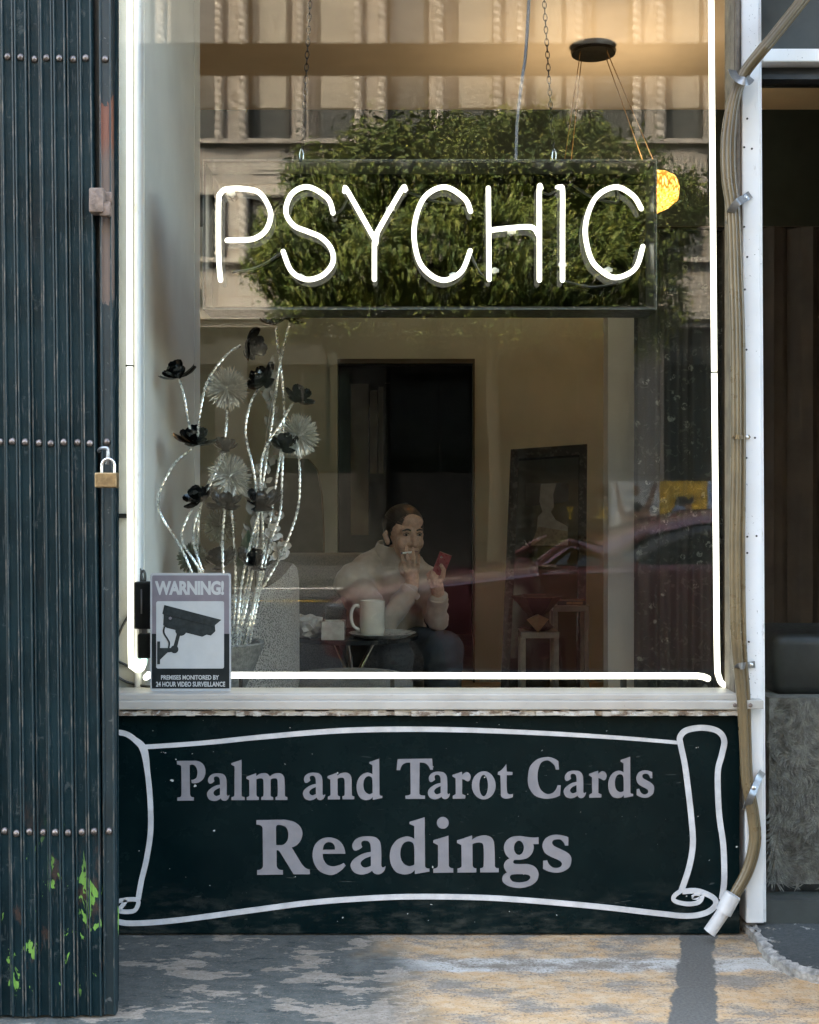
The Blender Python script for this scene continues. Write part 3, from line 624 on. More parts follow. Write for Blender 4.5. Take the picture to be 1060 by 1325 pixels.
GL = {
'R': (808, 10.6, [[(75,62),(430,56),(490,60,1),(600,90,1),(680,160,1),(705,245,1),(680,340,1),(625,405,1),(555,435),(690,655),(745,718,1),(805,740),(805,803),(585,803),(392,490),(375,475,1),(350,474),(352,690),(378,735,1),(437,745),(437,808),(85,812),(85,745),(140,733,1),(165,690),(160,190),(145,142,1),(75,122)],
                  [(345,405),(342,160),(362,128,1),(420,130,1),(485,165,1),(512,245,1),(500,340,1),(450,395,1),(400,405)]]),
'e': (796, 10.6, [[(498,518),(190,520),(200,600,1),(250,670,1),(330,692,1),(410,675,1),(475,645),(503,680),(430,755,1),(350,800,1),(270,808,1),(150,760,1),(75,660,1),(48,530,1),(80,400,1),(160,320,1),(275,295,1),(390,325,1),(465,400,1)],
                  [(190,465),(205,400,1),(235,368,1),(270,358,1),(320,370,1),(350,410,1),(355,463)]]),
'a': (796, 10.6, [[(850,500),(845,400,1),(820,355,1),(775,342,1),(730,355,1),(720,390,1),(735,430),(690,465,1),(635,480,1),(605,450,1),(600,395,1),(640,330,1),(720,292,1),(820,285,1),(915,300,1),(970,350,1),(988,420,1),(992,680),(1005,710,1),(1020,712,1),(1050,692),(1035,750,1),(990,795,1),(940,805,1),(895,790,1),(868,755),(800,795,1),(710,808,1),(620,775,1),(575,690,1),(600,620,1),(680,555,1),(770,515,1)],
                  [(850,558),(770,590,1),(725,625,1),(712,660,1),(730,695,1),(770,714,1),(815,705,1),(852,688)]]),
'd': (786, 10.6, [[(580,18),(585,690),(602,715,1),(645,722),(645,762),(445,797),(443,740),(390,785,1),(300,802,1),(190,770,1),(120,670,1),(100,550,1),(125,430,1),(200,330,1),(320,282,1),(390,292,1),(437,318),(437,140),(372,110),(372,82)],
                  [(440,668),(435,430,1),(425,385,1),(400,358,1),(350,348,1),(290,375,1),(255,440,1),(245,530,1),(262,610,1),(305,665,1),(370,690,1)]]),
'i': (784, 10.6, [[(905,275),(910,690),(930,715,1),(970,722),(970,780),(698,785),(698,728),(745,715,1),(762,690),(762,405),(698,372),(698,338)], ('ell', 828, 99, 81, 81)]),
'n': (778, 10.6, [[(275,270),(278,328),(350,285,1),(450,268,1),(530,290,1),(570,345,1),(582,430,1),(587,690),(605,715,1),(640,720),(640,774),(387,776),(387,720),(425,705,1),(433,680),(432,420,1),(415,378,1),(375,365,1),(320,372,1),(280,388),(283,680),(300,712,1),(333,720),(333,776),(75,778),(75,722),(118,710,1),(132,690),(128,400),(68,372),(68,338)]]),
'm': (778, 10.6, [[(275,270),(278,328),(350,285,1),(450,268,1),(520,285,1),(568,335),(650,285,1),(753,268,1),(833,290,1),(873,345,1),(885,430,1),(890,690),(908,715,1),(943,720),(943,774),(690,776),(690,720),(728,705,1),(736,680),(735,420,1),(718,378,1),(678,365,1),(623,372,1),(585,388),(587,690),(605,715,1),(640,720),(640,774),(387,776),(387,720),(425,705,1),(433,680),(432,420,1),(415,378,1),(375,365,1),(320,372,1),(280,388),(283,680),(300,712,1),(333,720),(333,776),(75,778),(75,722),(118,710,1),(132,690),(128,400),(68,372),(68,338)]]),
'l': (782, 10.6, [[(210,18),(212,690),(230,715,1),(275,722),(275,780),(5,780),(5,722),(50,712,1),(65,690),(67,140),(2,110),(2,82)]]),
'g': (655, 10.6, [[(552,178),(552,270),(478,270),(485,330,1),(455,410,1),(390,465,1),(300,485,1),(220,488,1),(203,510,1),(215,538,1),(290,545,1),(420,548,1),(510,590,1),(552,670,1),(530,770,1),(440,840,1),(300,872,1),(150,850,1),(70,800,1),(52,745,1),(75,690,1),(120,662),(85,610,1),(75,560,1),(100,505,1),(155,468),(100,410,1),(75,320,1),(105,230,1),(180,175,1),(290,160,1),(370,170,1),(450,180,1)],
                  ('ell', 282, 322, 68, 98), [(185,690,1),(280,682,1),(390,688,1),(435,710,1),(435,745,1),(380,785,1),(280,798,1),(200,785,1),(165,750,1),(160,710,1)]]),
's': (655, 10.6, [[(958,182),(958,297),(912,297),(890,250,1),(850,215,1),(800,210,1),(750,225,1),(735,262,1),(760,300,1),(850,345,1),(940,390,1),(990,440,1),(1000,500,1),(975,590,1),(890,650,1),(800,668,1),(700,655,1),(610,615),(612,505),(668,498),(690,550,1),(740,595,1),(800,605,1),(855,585,1),(870,545,1),(840,505,1),(720,450,1),(640,400,1),(605,330,1),(605,270,1),(650,195,1),(730,155,1),(800,148,1),(880,158,1)]]),
'P': (800, 13.25, [[(50,122),(340,118),(430,128,1),(510,180,1),(545,265,1),(545,340,1),(510,430,1),(440,485,1),(370,503,1),(310,500),(302,445),(350,438,1),(395,400,1),(410,310,1),(390,235,1),(350,190,1),(300,183),(272,195),(280,690),(300,735,1),(348,742),(345,798),(60,802),(60,745),(115,735,1),(130,690),(128,230,1),(120,200,1),(55,182)]]),
'T': (772, 13.25, [[(130,90),(718,82),(732,272),(685,272),(655,205,1),(600,160,1),(505,148),(500,680),(520,705,1),(597,715),(597,770),(265,772),(262,718),(330,705,1),(352,680),(345,150),(270,155,1),(210,190,1),(172,278),(112,278)]]),
'r': (338, 5.889, [[(105,135),(107,160),(135,138,1),(160,145,1),(172,170,1),(165,198,1),(148,207,1),(125,195,1),(107,190),(107,305),(132,315),(130,338),(35,340),(35,318),(58,305),(57,185),(32,168),(34,158)]]),
'o': (334, 5.889, [('ell', 271, 235, 91, 107), ('ell', 270, 237, 33, 82)]),
't': (334, 5.889, [[(443,75),(447,133),(490,135),(490,158),(447,158),(450,290,1),(465,305,1),(493,300),(492,325),(440,338,1),(408,325,1),(402,300),(398,160),(378,155),(380,135),(410,115,1)]]),
'C': (334, 5.889, [[(840,55),(845,118),(820,118),(805,80,1),(760,48,1),(710,65,1),(685,130,1),(683,200,1),(705,270,1),(755,305,1),(805,290,1),(833,238),(858,238),(852,315),(800,335,1),(735,340,1),(660,315,1),(615,250,1),(608,180,1),(625,95,1),(680,40,1),(760,22,1),(810,35,1)]]),
}
def contour(c):
    if c[0] == 'ell': return [(c[1]+c[3]*math.cos(t*math.pi/18), c[2]+c[4]*math.sin(t*math.pi/18)) for t in range(36)]
    out = []; n = len(c)
    for i in range(n):
        p1, p2 = c[i], c[(i+1) % n]; p0, p3 = c[i-1], c[(i+2) % n]; A = Vector(p1[:2]); B = Vector(p2[:2])
        s1, s2 = len(p1) > 2, len(p2) > 2
        if not s1 and not s2: out.append(tuple(A)); continue
        L = (B-A).length
        t1 = (B-Vector(p0[:2])).normalized()*L if s1 else None; t2 = (Vector(p3[:2])-A).normalized()*L if s2 else None
        if t1 is None: t1 = (B-A)*2 - t2
        if t2 is None: t2 = (B-A)*2 - t1
        if not s1: t1 = t1.normalized()*L
        if not s2: t2 = t2.normalized()*L
        for k in range(5):
            t = k/5; t2_ = t*t; t3 = t2_*t
            out.append(tuple(A*(2*t3-3*t2_+1) + t1*(t3-2*t2_+t)*.9 + B*(-2*t3+3*t2_) + t2*(t3-t2_)*.9))
    return out
def fill_mesh(contours, name, depth):
    cu = bpy.data.curves.new(name, 'CURVE'); cu.dimensions = '2D'; cu.fill_mode = 'BOTH'; cu.extrude = depth
    for c in contours:
        sp_ = cu.splines.new('POLY'); sp_.points.add(len(c)-1); sp_.use_cyclic_u = True
        for i, p in enumerate(c): sp_.points[i].co = (p[0], p[1], 0, 1)
    return curve_mesh(cu)
def curve_mesh(cu):
    o = bpy.data.objects.new('tmp', cu); C.objects.link(o); dg = bpy.context.evaluated_depsgraph_get(); dg.update()
    me = bpy.data.meshes.new_from_object(o.evaluated_get(dg)); bpy.data.objects.remove(o); return me
def glyph(ch, x0, x1, base, vs_):
    by, sc, cs = GL[ch]; cs = [contour(c) for c in cs]
    xs_ = [p[0] for c in cs for p in c]; a, b = min(xs_), max(xs_)
    out = []
    for c in cs:
        q = []
        for (px, py) in c:
            wx = x0 + (px-a)/(b-a)*(x1-x0); wy = base + (py-by)/sc*vs_; p = W(wx, wy, SD); q.append((p.x, p.z))
        out.append(q)
    me = fill_mesh(out, 'letter', .0009)
    m = MB(); m.v = [Vector((v.co.x, SY-.0004-v.co.z, v.co.y)) for v in me.vertices]; m.f = [tuple(p.vertices) for p in me.polygons]; bpy.data.meshes.remove(me)
    m.build('letter', 'vinyl_grey', sgn)
b1 = lambda x: 1035.3 - (x-229)*.0076
for ch, x0, x1 in (('P',229,266),('a',268,297),('l',299.6,316.8),('m',319,372),('a',392,421),('n',424,458.6),('d',461.5,494.8),('T',513.3,560.3),('a',553.6,582.4),('r',585.4,609.2),('o',610.6,641.5),('t',644.2,663.7),('C',683,725.7),('a',729.4,758.3),('r',762,785),('d',787,819.3),('s',823.4,846.5)):
    glyph(ch, x0, x1, b1(x0), 1 if ch in 'PTrotC' else .724)
for ch, x0, x1 in (('R',332,401),('e',404.5,447.5),('a',453.7,499),('d',504.4,555.8),('i',560.8,586.6),('n',591.4,645.4),('g',649.9,697),('s',701.9,739.5)):
    glyph(ch, x0, x1, 1131.0-(x0-332)*.010, 1)

# ================================================================== WARNING SIGN ON THE GLASS
wsn = thing('warning_sign', W(246, 894, 2.997), 'small warning placard with a black camera picture stuck to the window', 'sign')
WD = 2.997
def rrect(x0, x1, y0, y1, r, n=5):
    out = []
    for cx, cy, a0 in ((x1-r, y0+r, -90), (x1-r, y1-r, 0), (x0+r, y1-r, 90), (x0+r, y0+r, 180)):
        for k in range(n+1): a = R(a0+90*k/n); out.append((cx+r*math.cos(a), cy+r*math.sin(a)))
    return out
def flat(poly, name, mt, par, lay, th=.0009, D=WD, base=-.0022):
    q = [(W(p[0], p[1], D).x, W(p[0], p[1], D).z) for p in poly]
    return MB().prism(q, base-lay*.0004, base-lay*.0004+th).build(name, mt, par)
plate = flat(rrect(194.5, 299, 741, 894, 3), 'plate', 'sticker_white', wsn, 0, .0021)
flat(rrect(197, 296.5, 744, 890, 2), 'border_field', 'sticker_mauve', wsn, 1)
flat([(196.6, 819.6), (296.9, 819.6), (296.9, 890.3), (196.6, 890.3)], 'caption_field', 'sticker_black', wsn, 2)
flat(rrect(202.3, 290, 777.5, 864.5, 2.5), 'picture_field', 'sticker_face', wsn, 3)
q5 = lambda pts: [(140+p[0]/6.235, 720+p[1]/6.235) for p in pts]
circ = lambda cx, cy, r: [(cx+r*math.cos(a*math.pi/9), cy+r*math.sin(a*math.pi/9)) for a in range(18)]
for i, pl_ in enumerate(([(455,388),(915,508),(862,552),(866,600),(830,635),(795,628),(760,645),(470,572),(445,550),(450,465),(438,458)], circ(588, 592, 46), [(556,615),(584,622),(556,735),(526,728)], circ(536, 746, 32), [(418,735),(520,735),(520,766),(480,772),(418,832)], [(397,682),(420,682),(420,866),(397,866)], circ(502, 495, 12))):
    flat(q5(pl_), 'camera_picture', 'sticker_print' if i < 6 else 'sticker_mauve', wsn, 4+i*.3 + (1 if i == 6 else 0))
def pxline(pts, wd): 
    pts, _ = spline([Vector((p[0], p[1], 0)) for p in pts], 5); L = []; Rr = []
    for i, p in enumerate(pts):
        t = (pts[min(i+1, len(pts)-1)]-pts[max(i-1, 0)]).normalized(); s_ = Vector((-t.y, t.x, 0))*wd/2; L.append(tuple((p+s_)[:2])); Rr.append(tuple((p-s_)[:2]))
    return L + Rr[::-1]
flat(q5(pxline([(457,560),(450,610),(478,660),(495,695),(488,740)], 13)), 'camera_picture', 'sticker_print', wsn, 6)
flat(q5(pxline([(446,462),(560,490),(740,535),(860,566)], 5)), 'camera_picture', 'sticker_black', wsn, 6)
def text(body, x0, x1, y0, y1, name, mt, par, lay, bold=.02, D=WD, base=-.0022, flip=False, yaxis=False, shear=0., space=1.):
    cu = bpy.data.curves.new(name, 'FONT'); cu.body = body; cu.fill_mode = 'FRONT'; cu.offset = bold; cu.shear = shear; cu.space_character = space; cu.resolution_u = 3
    me = curve_mesh(cu); xs_ = [v.co.x for v in me.vertices]; ys_ = [v.co.y for v in me.vertices]; a, b, c, d = min(xs_), max(xs_), min(ys_), max(ys_)
    m = MB()
    for v in me.vertices:
        p = W(x0+(v.co.x-a)/(b-a)*(x1-x0), y1-(v.co.y-c)/(d-c)*(y1-y0), D); m.v.append(Vector((p.x, base-lay*.0004, p.z)))
    m.f = [tuple(p.vertices) for p in me.polygons]; bpy.data.meshes.remove(me)
    return m.build(name, mt, par)
text('WARNING!', 200.5, 290, 751, 769.5, 'caption', 'sticker_face', wsn, 2.2, .045, space=.93)
text('PREMISES MONITORED BY', 208.5, 283.5, 873, 879, 'caption', 'sticker_face', wsn, 3.2, .03)
text('24 HOUR VIDEO SURVEILLANCE', 202, 291.5, 881.5, 888, 'caption', 'sticker_face', wsn, 3.2, .03)

# ================================================================== NEON
def tube_px(pts, D, rpx, sub=8, seg=10, dy=0):
    rad = rpx*D/FPX; m = MB(); P3 = [W(p[0], p[1], D + (p[2] if len(p) > 2 else 0)) for p in pts]
    m.tube(P3, rad, seg, True, sub); m.ball(P3[0], rad*.98, 8, 6); m.ball(P3[-1], rad*.98, 8, 6); return m
ns = thing('neon_sign', W(556, 400, 3.14), 'black boxed neon sign spelling PSYCHIC hung behind the glass', 'neon sign')
B0, B1 = 3.03, 3.155
c00 = W(262.5, 400, B0); c11 = W(850, 206, B0)
k1 = 1.0
MB().box((c00.x+.0075, .134, c00.z+.0075), (c11.x-.0075, .140, c11.z-.0075)).build('back_panel', 'smoked_acrylic', ns)
for yy in (B0-3-.0012, B1-3+.0042):
    for a, b in (((c00.x, c11.z-.0022), (c11.x, c11.z)), ((c00.x, c00.z), (c11.x, c00.z+.0022)), ((c00.x, c00.z+.0023), (c00.x+.0022, c11.z-.0023)), ((c11.x-.0022, c00.z+.0023), (c11.x, c11.z-.0023))): MB().box((a[0], yy, a[1]), (b[0], yy+.0011, b[1])).build('edge_highlight', 'edge_highlight_grey', ns)  # grey strips painted as light caught along the acrylic edges
t = .007
m = MB(); m.box((c00.x, B0-3, c00.z), (c00.x+t, B1-3+.004, c11.z)); m.box((c11.x-t, B0-3, c00.z), (c11.x, B1-3+.004, c11.z)); m.box((c00.x+t, B0-3, c00.z), (c11.x-t, B1-3+.004, c00.z+t)); m.box((c00.x+t, B0-3, c11.z-t), (c11.x-t, B1-3+.004, c11.z)); m.build('case', 'black_plastic', ns)
MB().box((c00.x+t, B0-3+.004, c00.z+t), (c11.x-t, B0-3+.007, c11.z-t)).build('front_cover', 'acrylic', ns)
ND = 3.10; NR = 3.3
letters = {
 'P': [[(285.5,362),(283,330),(283,262),(286,249),(295,244),(317,244),(337,250),(350,274),(345,296),(330,308),(312,310),(294,310.5)]],
 'S': [[(431,275),(424,256),(399,241.5),(378,250),(370,273),(380,291),(398,299),(416,307),(429,322),(430.5,340),(417,356),(396,361),(377,350),(366.5,325)]],
 'Y': [[(446,247,.03),(447.5,246.5,.01),(450,247),(485,309)], [(525,245.5,.03),(524,244.5,.01),(520,245),(491,295),(487.5,304),(486,315,.006)], [(484.5,314),(484.5,361)]],
 'C': [[(609,273),(601,256),(575,241.5),(548.5,256),(536,294),(540.5,332),(554,352.5),(575,362),(597,351),(608.5,324)]],
 'H': [[(632,243),(632.5,300),(633,361)], [(634.5,297.5,-.004),(650,295.5),(682,293),(692,296),(697,304,.004)], [(700,243,.02),(698,244),(698,300),(698,362)]],
 'I': [[(721.5,242,.03),(725,242),(728,247),(728,300),(728,362)]],
 'C ': [[(830,269.5),(819,252.5),(796,241.5),(770,256.5),(757.5,294),(764,332),(779,350.5),(798,358.5),(822,347),(832,318.5)]],
}
for ch, strokes in letters.items():
    m = MB()
    for s_ in strokes:
        q = tube_px(s_, ND, NR); m.add(q.v, q.f)
    m.build('neon_letter', 'neon_white', ns, True)
m = MB()
for px, py in ((299, 250), (389, 358), (505, 270), (587, 356), (662, 300), (728, 342), (787, 349), (640, 350)):
    p = W(px, py, 3.112); m = MB(); m.lathe([(.006, -.006), (.0085, -.003), (.0055, .004), (.0055, .022)], p, 10, (0, 1, 0)); m.rbox(p+Vector((-.011, -.004, -.005)), p+Vector((.011, .004, .005)), .002); m.build('tube_support', 'tube_glass', ns, True)
for a, b in (((431,277),(452,252)), ((526,247),(610,262)), ((609,328),(632,362)), ((699,246),(722,243)), ((729,363),(800,366)), ((366,326),(300,352)), ((740,238),(800,262)), ((800,262),(800,236))):
    A, B = W(a[0], a[1], 3.118), W(b[0], b[1], 3.122); MB().tube([A, (A+B)/2+Vector((0, .003, -.012)), B], .0035, 6, True, 5).build('lead_wire', 'black_plastic', ns, True)

# chains and cord that hold the sign
def chain(px0, py0, px1, py1, label):
    a, b = W(px0, py0, 3.12), W(px1, py1, 3.12); m = MB(); L = .016; n = int((a-b).length/L); d = (a-b).normalized(); s_ = Vector((1, 0, 0)); t_ = Vector((0, 1, 0))
    for i in range(n+1):
        c = b + d*L*i; u = s_ if i % 2 else t_; pts = [c + d*(.0105*math.sin(k*math.pi/5)) + u*(.0048*math.cos(k*math.pi/5)) for k in range(11)]
        m.tube(pts, .0012, 5, False)
    o = m.build('hanging_chain', 'dark_metal', None, True); return tag(o, label, 'chain', 'chains holding the neon sign')
chain(420, -330, 390, 208, 'thin dark chain over the letters P and S of the neon sign'); chain(684, -330, 717, 208, 'thin dark chain over the letter I of the neon sign')
for px in (390, 717):
    pass
m = MB(); m.tube([W(695, -325, 3.15), W(687, -60, 3.15), W(681, 60, 3.15), W(676, 100, 3.15), W(670, 150, 3.15), W(668, 196, 3.15), W(668, 210, 3.15)], .0042, 8, True, 6)
tag(m.build('power_cord', 'vinyl_grey', None, True), 'straight grey power cord running up from the neon sign', 'cord')
for px in (390, 717):
    m = MB(); m.tube([W(px, 192, 3.12), W(px+2.4, 198, 3.12), W(px+2, 206, 3.12), W(px-1, 208, 3.12), W(px-2.4, 200, 3.12), W(px, 192, 3.12)], .0016, 6, True, 4); m.build('hook', 'steel_bright', ns, True)

# neon border round the window
nb = thing('neon_border', W(540, 880, 3.06), 'long white neon tubes running round the inside edge of the window', 'neon light')
BD = 3.06
def tubep(pts, name='neon_tube', mt='neon_white', r=3.8): return tube_px(pts, BD, r, 6).build(name, mt, nb, True)
tubep([(167, -330), (167.5, -40), (167.5, 200), (168, 460), (168.5, 700), (169.5, 848), (172, 861), (178, 866), (184, 863.5), (186.5, 855, .01)])
tubep([(189, 876, .012), (196, 873), (220, 873), (500, 873.5), (700, 874), (880, 874), (906, 874.5), (916, 877.5)], r=4.2)
tubep([(917, -330), (920, -40), (922, 200), (924.5, 500), (926.5, 700), (928, 850), (930.5, 876), (936, 885), (943, 884), (945, 879, .01)])
tube_px([(186.5, 858, .012), (187, 846, .012)], BD, 3.6, 2).build('electrode', 'neon_cyan', nb, True)
tube_px([(945, 882, .012), (945, 870, .012)], BD, 3.4, 2).build('electrode', 'neon_cyan', nb, True)
for px, py in ((168, 473), (924.5, 481.5)): MB().lathe([(.0105, -.002), (.0105, .002)], W(px, py, BD), 14).build('joint_ring', 'black_plastic', nb)
for px, py, s_ in ((160, 667, -1), (935, 700, 1)):
    a = W(px-9, py-3, 3.07); b = W(px+9, py+3, 3.085); MB().rbox(a, b, .002).build('tube_clip', 'black_plastic', nb)
for px in (312, 508, 807):
    a = W(px-3, 893, 3.07); b = W(px+3, 868, 3.085); MB().rbox((a.x, .07, a.z-.02), (b.x, .085, b.z), .002).build('tube_clip', 'dark_metal', nb)
tr = thing('neon_transformer', W(185, 850, 3.085), 'black neon transformer with looped wires behind the warning placard', 'transformer')
a, b = W(175, 813, 3.07), W(200, 752, 3.07); MB().rbox((a.x, .055, a.z), (b.x, .09, b.z), .004).build('housing', 'black_plastic', tr)
a, b = W(179.5, 851, 3.07), W(196, 819, 3.07); MB().rbox((a.x, .055, a.z), (b.x, .085, b.z), .004).build('end_boot', 'black_plastic', tr)
a, b = W(184, 820, 3.07), W(190, 812, 3.07); MB().rbox((a.x, .06, a.z), (b.x, .08, b.z), .002).build('collar', 'vinyl_grey', tr)
a, b = W(181.5, 794, 3.05), W(183.5, 762, 3.05); MB().box((a.x, .0545, a.z), (b.x, .0552, b.z)).build('label_strip', 'vinyl_grey', tr)
for pts in ([(180, 756), (175.5, 742), (178, 734), (182, 738), (181, 756)], [(186, 754), (183, 742), (186, 738), (188, 745), (187, 756)], [(150, 830), (158, 811), (170, 790)], [(140, 850), (155, 856), (170, 862), (182, 857)], [(140, 866), (160, 880), (180, 886), (195, 888)]):
    MB().tube([W(p[0], p[1], 3.082) for p in pts], .0035, 6, True, 5).build('wire', 'black_plastic', tr, True)

# ================================================================== PENDANT LAMP
lp = thing('pendant_lamp', W(768, 65, 7.0), 'round crystal ring pendant glowing amber on thin wires from ceiling canopy', 'lamp')
cc = W(768, 64, 7.0)
MB().lathe([(.10, 0), (.125, .004), (.13, .02), (.13, 3.70-cc.z+.0)], (cc.x, cc.y, cc.z-.03), 32).build('canopy', 'dark_metal', lp, True)
rc = W(791, 262, 6.9); RR = .37
m = MB(); m.lathe([(RR-.022, -.045), (RR, -.05), (RR+.012, -.02), (RR+.012, .02), (RR, .052), (RR-.022, .05), (RR-.022, -.045)], (0, 0, 0), 64, None, lambda a, i: 1+.012*math.cos(a*48))
rot = Matrix.Rotation(R(-10), 4, 'Y') @ Matrix.Rotation(R(-3), 4, 'X'); m.v = [rot @ v + rc for v in m.v]; m.build('crystal_ring', 'crystal_lit', lp, True)
m = MB(); m.lathe([(RR-.15, -.075), (RR-.09, -.085), (RR-.09, .0), (RR-.15, .0), (RR-.15, -.075)], (0, 0, 0), 48); m.v = [rot @ v + rc for v in m.v]; m.build('inner_ring', 'crystal_lit', lp, True)
m = MB()
for a in (35, 125, 215, 305):
    top = Vector((cc.x + .10*math.cos(R(a)), cc.y+.10*math.sin(R(a)), cc.z-.025)); bot = rot @ Vector((RR*math.cos(R(a)), RR*math.sin(R(a)), .07)) + rc; m.tube([top, bot], .0028, 6)
m.build('suspension_wire', 'brass', lp)
m = MB(); m.lathe([(RR-.01, 0), (RR-.01, .012), (0, .012)], (0, 0, .05), 40); m.v = [rot @ v + rc for v in m.v]; m.build('light_stop_disc', 'dark_metal', lp, True)  # full disc added under the point light to stop it shining down
ll = bpy.data.lights.new('lamp_light', 'POINT'); ll.energy = 1.9; ll.color = (1, .68, .42); ll.shadow_soft_size = .18; lo = bpy.data.objects.new('lamp_light', ll); C.objects.link(lo); lo.parent = lp; lo.location = rc - lp.location + Vector((0, 0, .16))

# ================================================================== FLOWERS BY THE WINDOW
FD = 3.25
stand = thing('plant_stand', Vector((W(288, 0, 3.27).x, .27, FZ)), 'low dark stand under the woven flower vase', 'stand')
vz = Z(907, 3.27)
m = MB(); m.lathe([(.085, vz-.03), (.085, vz)], (stand.location.x, .27, 0), 24); m.build('stand_top', 'trim_dark', stand)
m = MB(); m.lathe([(.09, FZ), (.08, FZ+.03), (.03, FZ+.05), (.03, vz-.0305)], (stand.location.x, .27, 0), 20); m.build('stand_column', 'trim_dark', stand)
vase = MB(); vb = (stand.location.x, .27, 0)
vh = Z(831, 3.24)
vase.lathe([(.045, vz), (.05, vz+.004), (.062, vz+.04), (.085, vz+.09), (.108, vh-.012), (.113, vh-.004), (.110, vh), (.100, vh-.004), (.075, vz+.07), (.05, vz+.02), (0, vz+.015)], vb, 40, None, lambda a, i: 1+.02*math.cos(a*20))
tag(vase.build('flower_vase', 'woven_vase', None, True), 'flared woven vase holding the silver stemmed flowers', 'vase')

def stem_mesh(pts, D, mt_r=.0021):
    P3, _ = spline([W(p[0], p[1], D + (p[2] if len(p) > 2 else 0)) for p in pts], 12); m = MB()
    L = [0]
    for a, b in zip(P3[:-1], P3[1:]): L.append(L[-1]+(b-a).length)
    n = max(8, int(L[-1]/.0045))
    def at(s_):
        import bisect
        i = min(max(bisect.bisect(L, s_)-1, 0), len(P3)-2); t = (s_-L[i])/max(1e-6, L[i+1]-L[i]); return P3[i].lerp(P3[i+1], t), (P3[i+1]-P3[i]).normalized()
    for ph in (0, math.pi):
        q = []
        for i in range(n+1):
            p, t = at(L[-1]*i/n); u = Vector((0, -1, 0)); u = (u - t*u.dot(t)).normalized(); v = t.cross(u); a = ph + L[-1]*i/n/.030*2*math.pi; q.append(p + (u*math.cos(a)+v*math.sin(a))*.0019)
        m.tube(q, mt_r, 5)
    return m
def blossom(m, c, r, up, rnd, petals=7):
    q = Vector((0, 0, 1)).rotation_difference(Vector(up).normalized())
    for ring, (pn, tilt, rl) in enumerate(((petals, 6, 1.05), (petals-1, 36, .86), (5, 66, .6))):
        for k in range(pn):
            a = 2*math.pi*(k + .5*ring)/pn + rnd.uniform(-.25, .25); ti = R(tilt + rnd.uniform(-20, 18)); L = r*rl*rnd.uniform(.85, 1.12); wd = L*rnd.uniform(.28, .38); vv = []
            nu, nv = 5, 4
            for i in range(nu):
                t = i/(nu-1); el = ti + t*.55*(1 if ring else .75); rad = L*(math.sin(t*1.45)/math.sin(1.45)); wv = wd*math.sin(math.pi*min(.93, .12+.82*t))**.8
                for j in range(nv):
                    s_ = (j/(nv-1)-.5)*2; p = Vector((rad*math.cos(el), s_*wv, rad*math.sin(el) + .32*wv*s_*s_))
                    p = Matrix.Rotation(a, 3, 'Z') @ p; vv.append(q @ p + c)
            m.add(vv, [(i*nv+j, i*nv+j+1, (i+1)*nv+j+1, (i+1)*nv+j) for i in range(nu-1) for j in range(nv-1)])
    return m
VX, VY = 302, 838
bflow = [
 ((232,486), 17, (-.35,-.4,1), [(250,570),(243,540),(238,510),(232,490)], 'black metal flower leaning over the grey bay wall, highest on that side'),
 ((321,442), 15, (.75,-.5,-.3), [(256,572),(258,540),(268,495),(290,462),(312,446)], 'black metal flower hanging from an arched silver stem'),
 ((377,411), 17, (.1,-.4,1), [(300,838),(322,740),(350,560),(358,500),(362,470),(375,418)], 'black metal flower touching the bottom edge of the neon sign'),
 ((356,417), 14, (-.2,-.3,1), [(318,840),(345,700),(366,560),(366,500),(360,450),(357,422)], 'smaller black metal flower just under the neon sign'),
 ((343,489), 17, (-.5,-.8,.5), [(308,838),(333,700),(330,620),(318,560),(325,520),(340,496)], 'black metal flower in front of the pale leaves'),
 ((385,513), 14, (.5,-.6,.8), [(316,838),(340,720),(338,600),(365,545),(380,520)], 'black metal flower above the rightmost spiky ball'),
 ((252,571), 18, (.05,-.5,1), [(285,838),(240,720),(205,655),(222,605),(248,580)], 'black metal flower on a bulging silver stem before the grey bay wall'),
 ((293,579), 13, (0,-.4,1), [(292,838),(270,760),(250,690),(275,620),(292,583)], 'small black metal flower just over the middle spiky ball'),
 ((368,576), 16, (.0,-.6,1), [(322,838),(345,720),(362,665),(365,620),(366,584)], 'black metal flower against the rightmost spiky ball'),
 ((260,644), 15, (-.3,-.6,.8), [(290,838),(262,745),(236,700),(242,670),(258,648)], 'black metal flower left of the lower flower row'),
 ((292,652), 16, (.0,-.6,1), [(298,838),(290,760),(288,700),(291,658)], 'black metal flower in the middle of the lower row'),
 ((338,652), 18, (.1,-.5,1), [(306,838),(312,760),(325,700),(336,660)], 'wide black metal flower at the right of the lower row'),
 ((287,728), 17, (-.1,-.5,1), [(300,838),(296,790),(288,736)], 'black metal flower right above the warning placard'),
 ((328,730), 18, (.15,-.4,1), [(304,838),(316,790),(327,738)], 'black metal flower nearest the vase rim'),
]
for i, (c, rp, up, st, lab) in enumerate(bflow):
    rnd = random.Random(i+3); D = FD + rnd.uniform(-.04, .03)
    st = [(p[0], p[1], .0) for p in st]
    root = thing('metal_flower', W(st[0][0], st[0][1], D), lab, 'flower', 'black metal flowers in the vase')
    stem_mesh(st, D).build('stem', 'silver_wire', root, True)
    m = MB(); blossom(m, W(c[0], c[1]+3, D), rp*1.5*D/FPX, up, rnd); m.ball(W(c[0], c[1], D), rp*.22*D/FPX, 8, 6); m.build('blossom', 'black_enamel', root, 60)
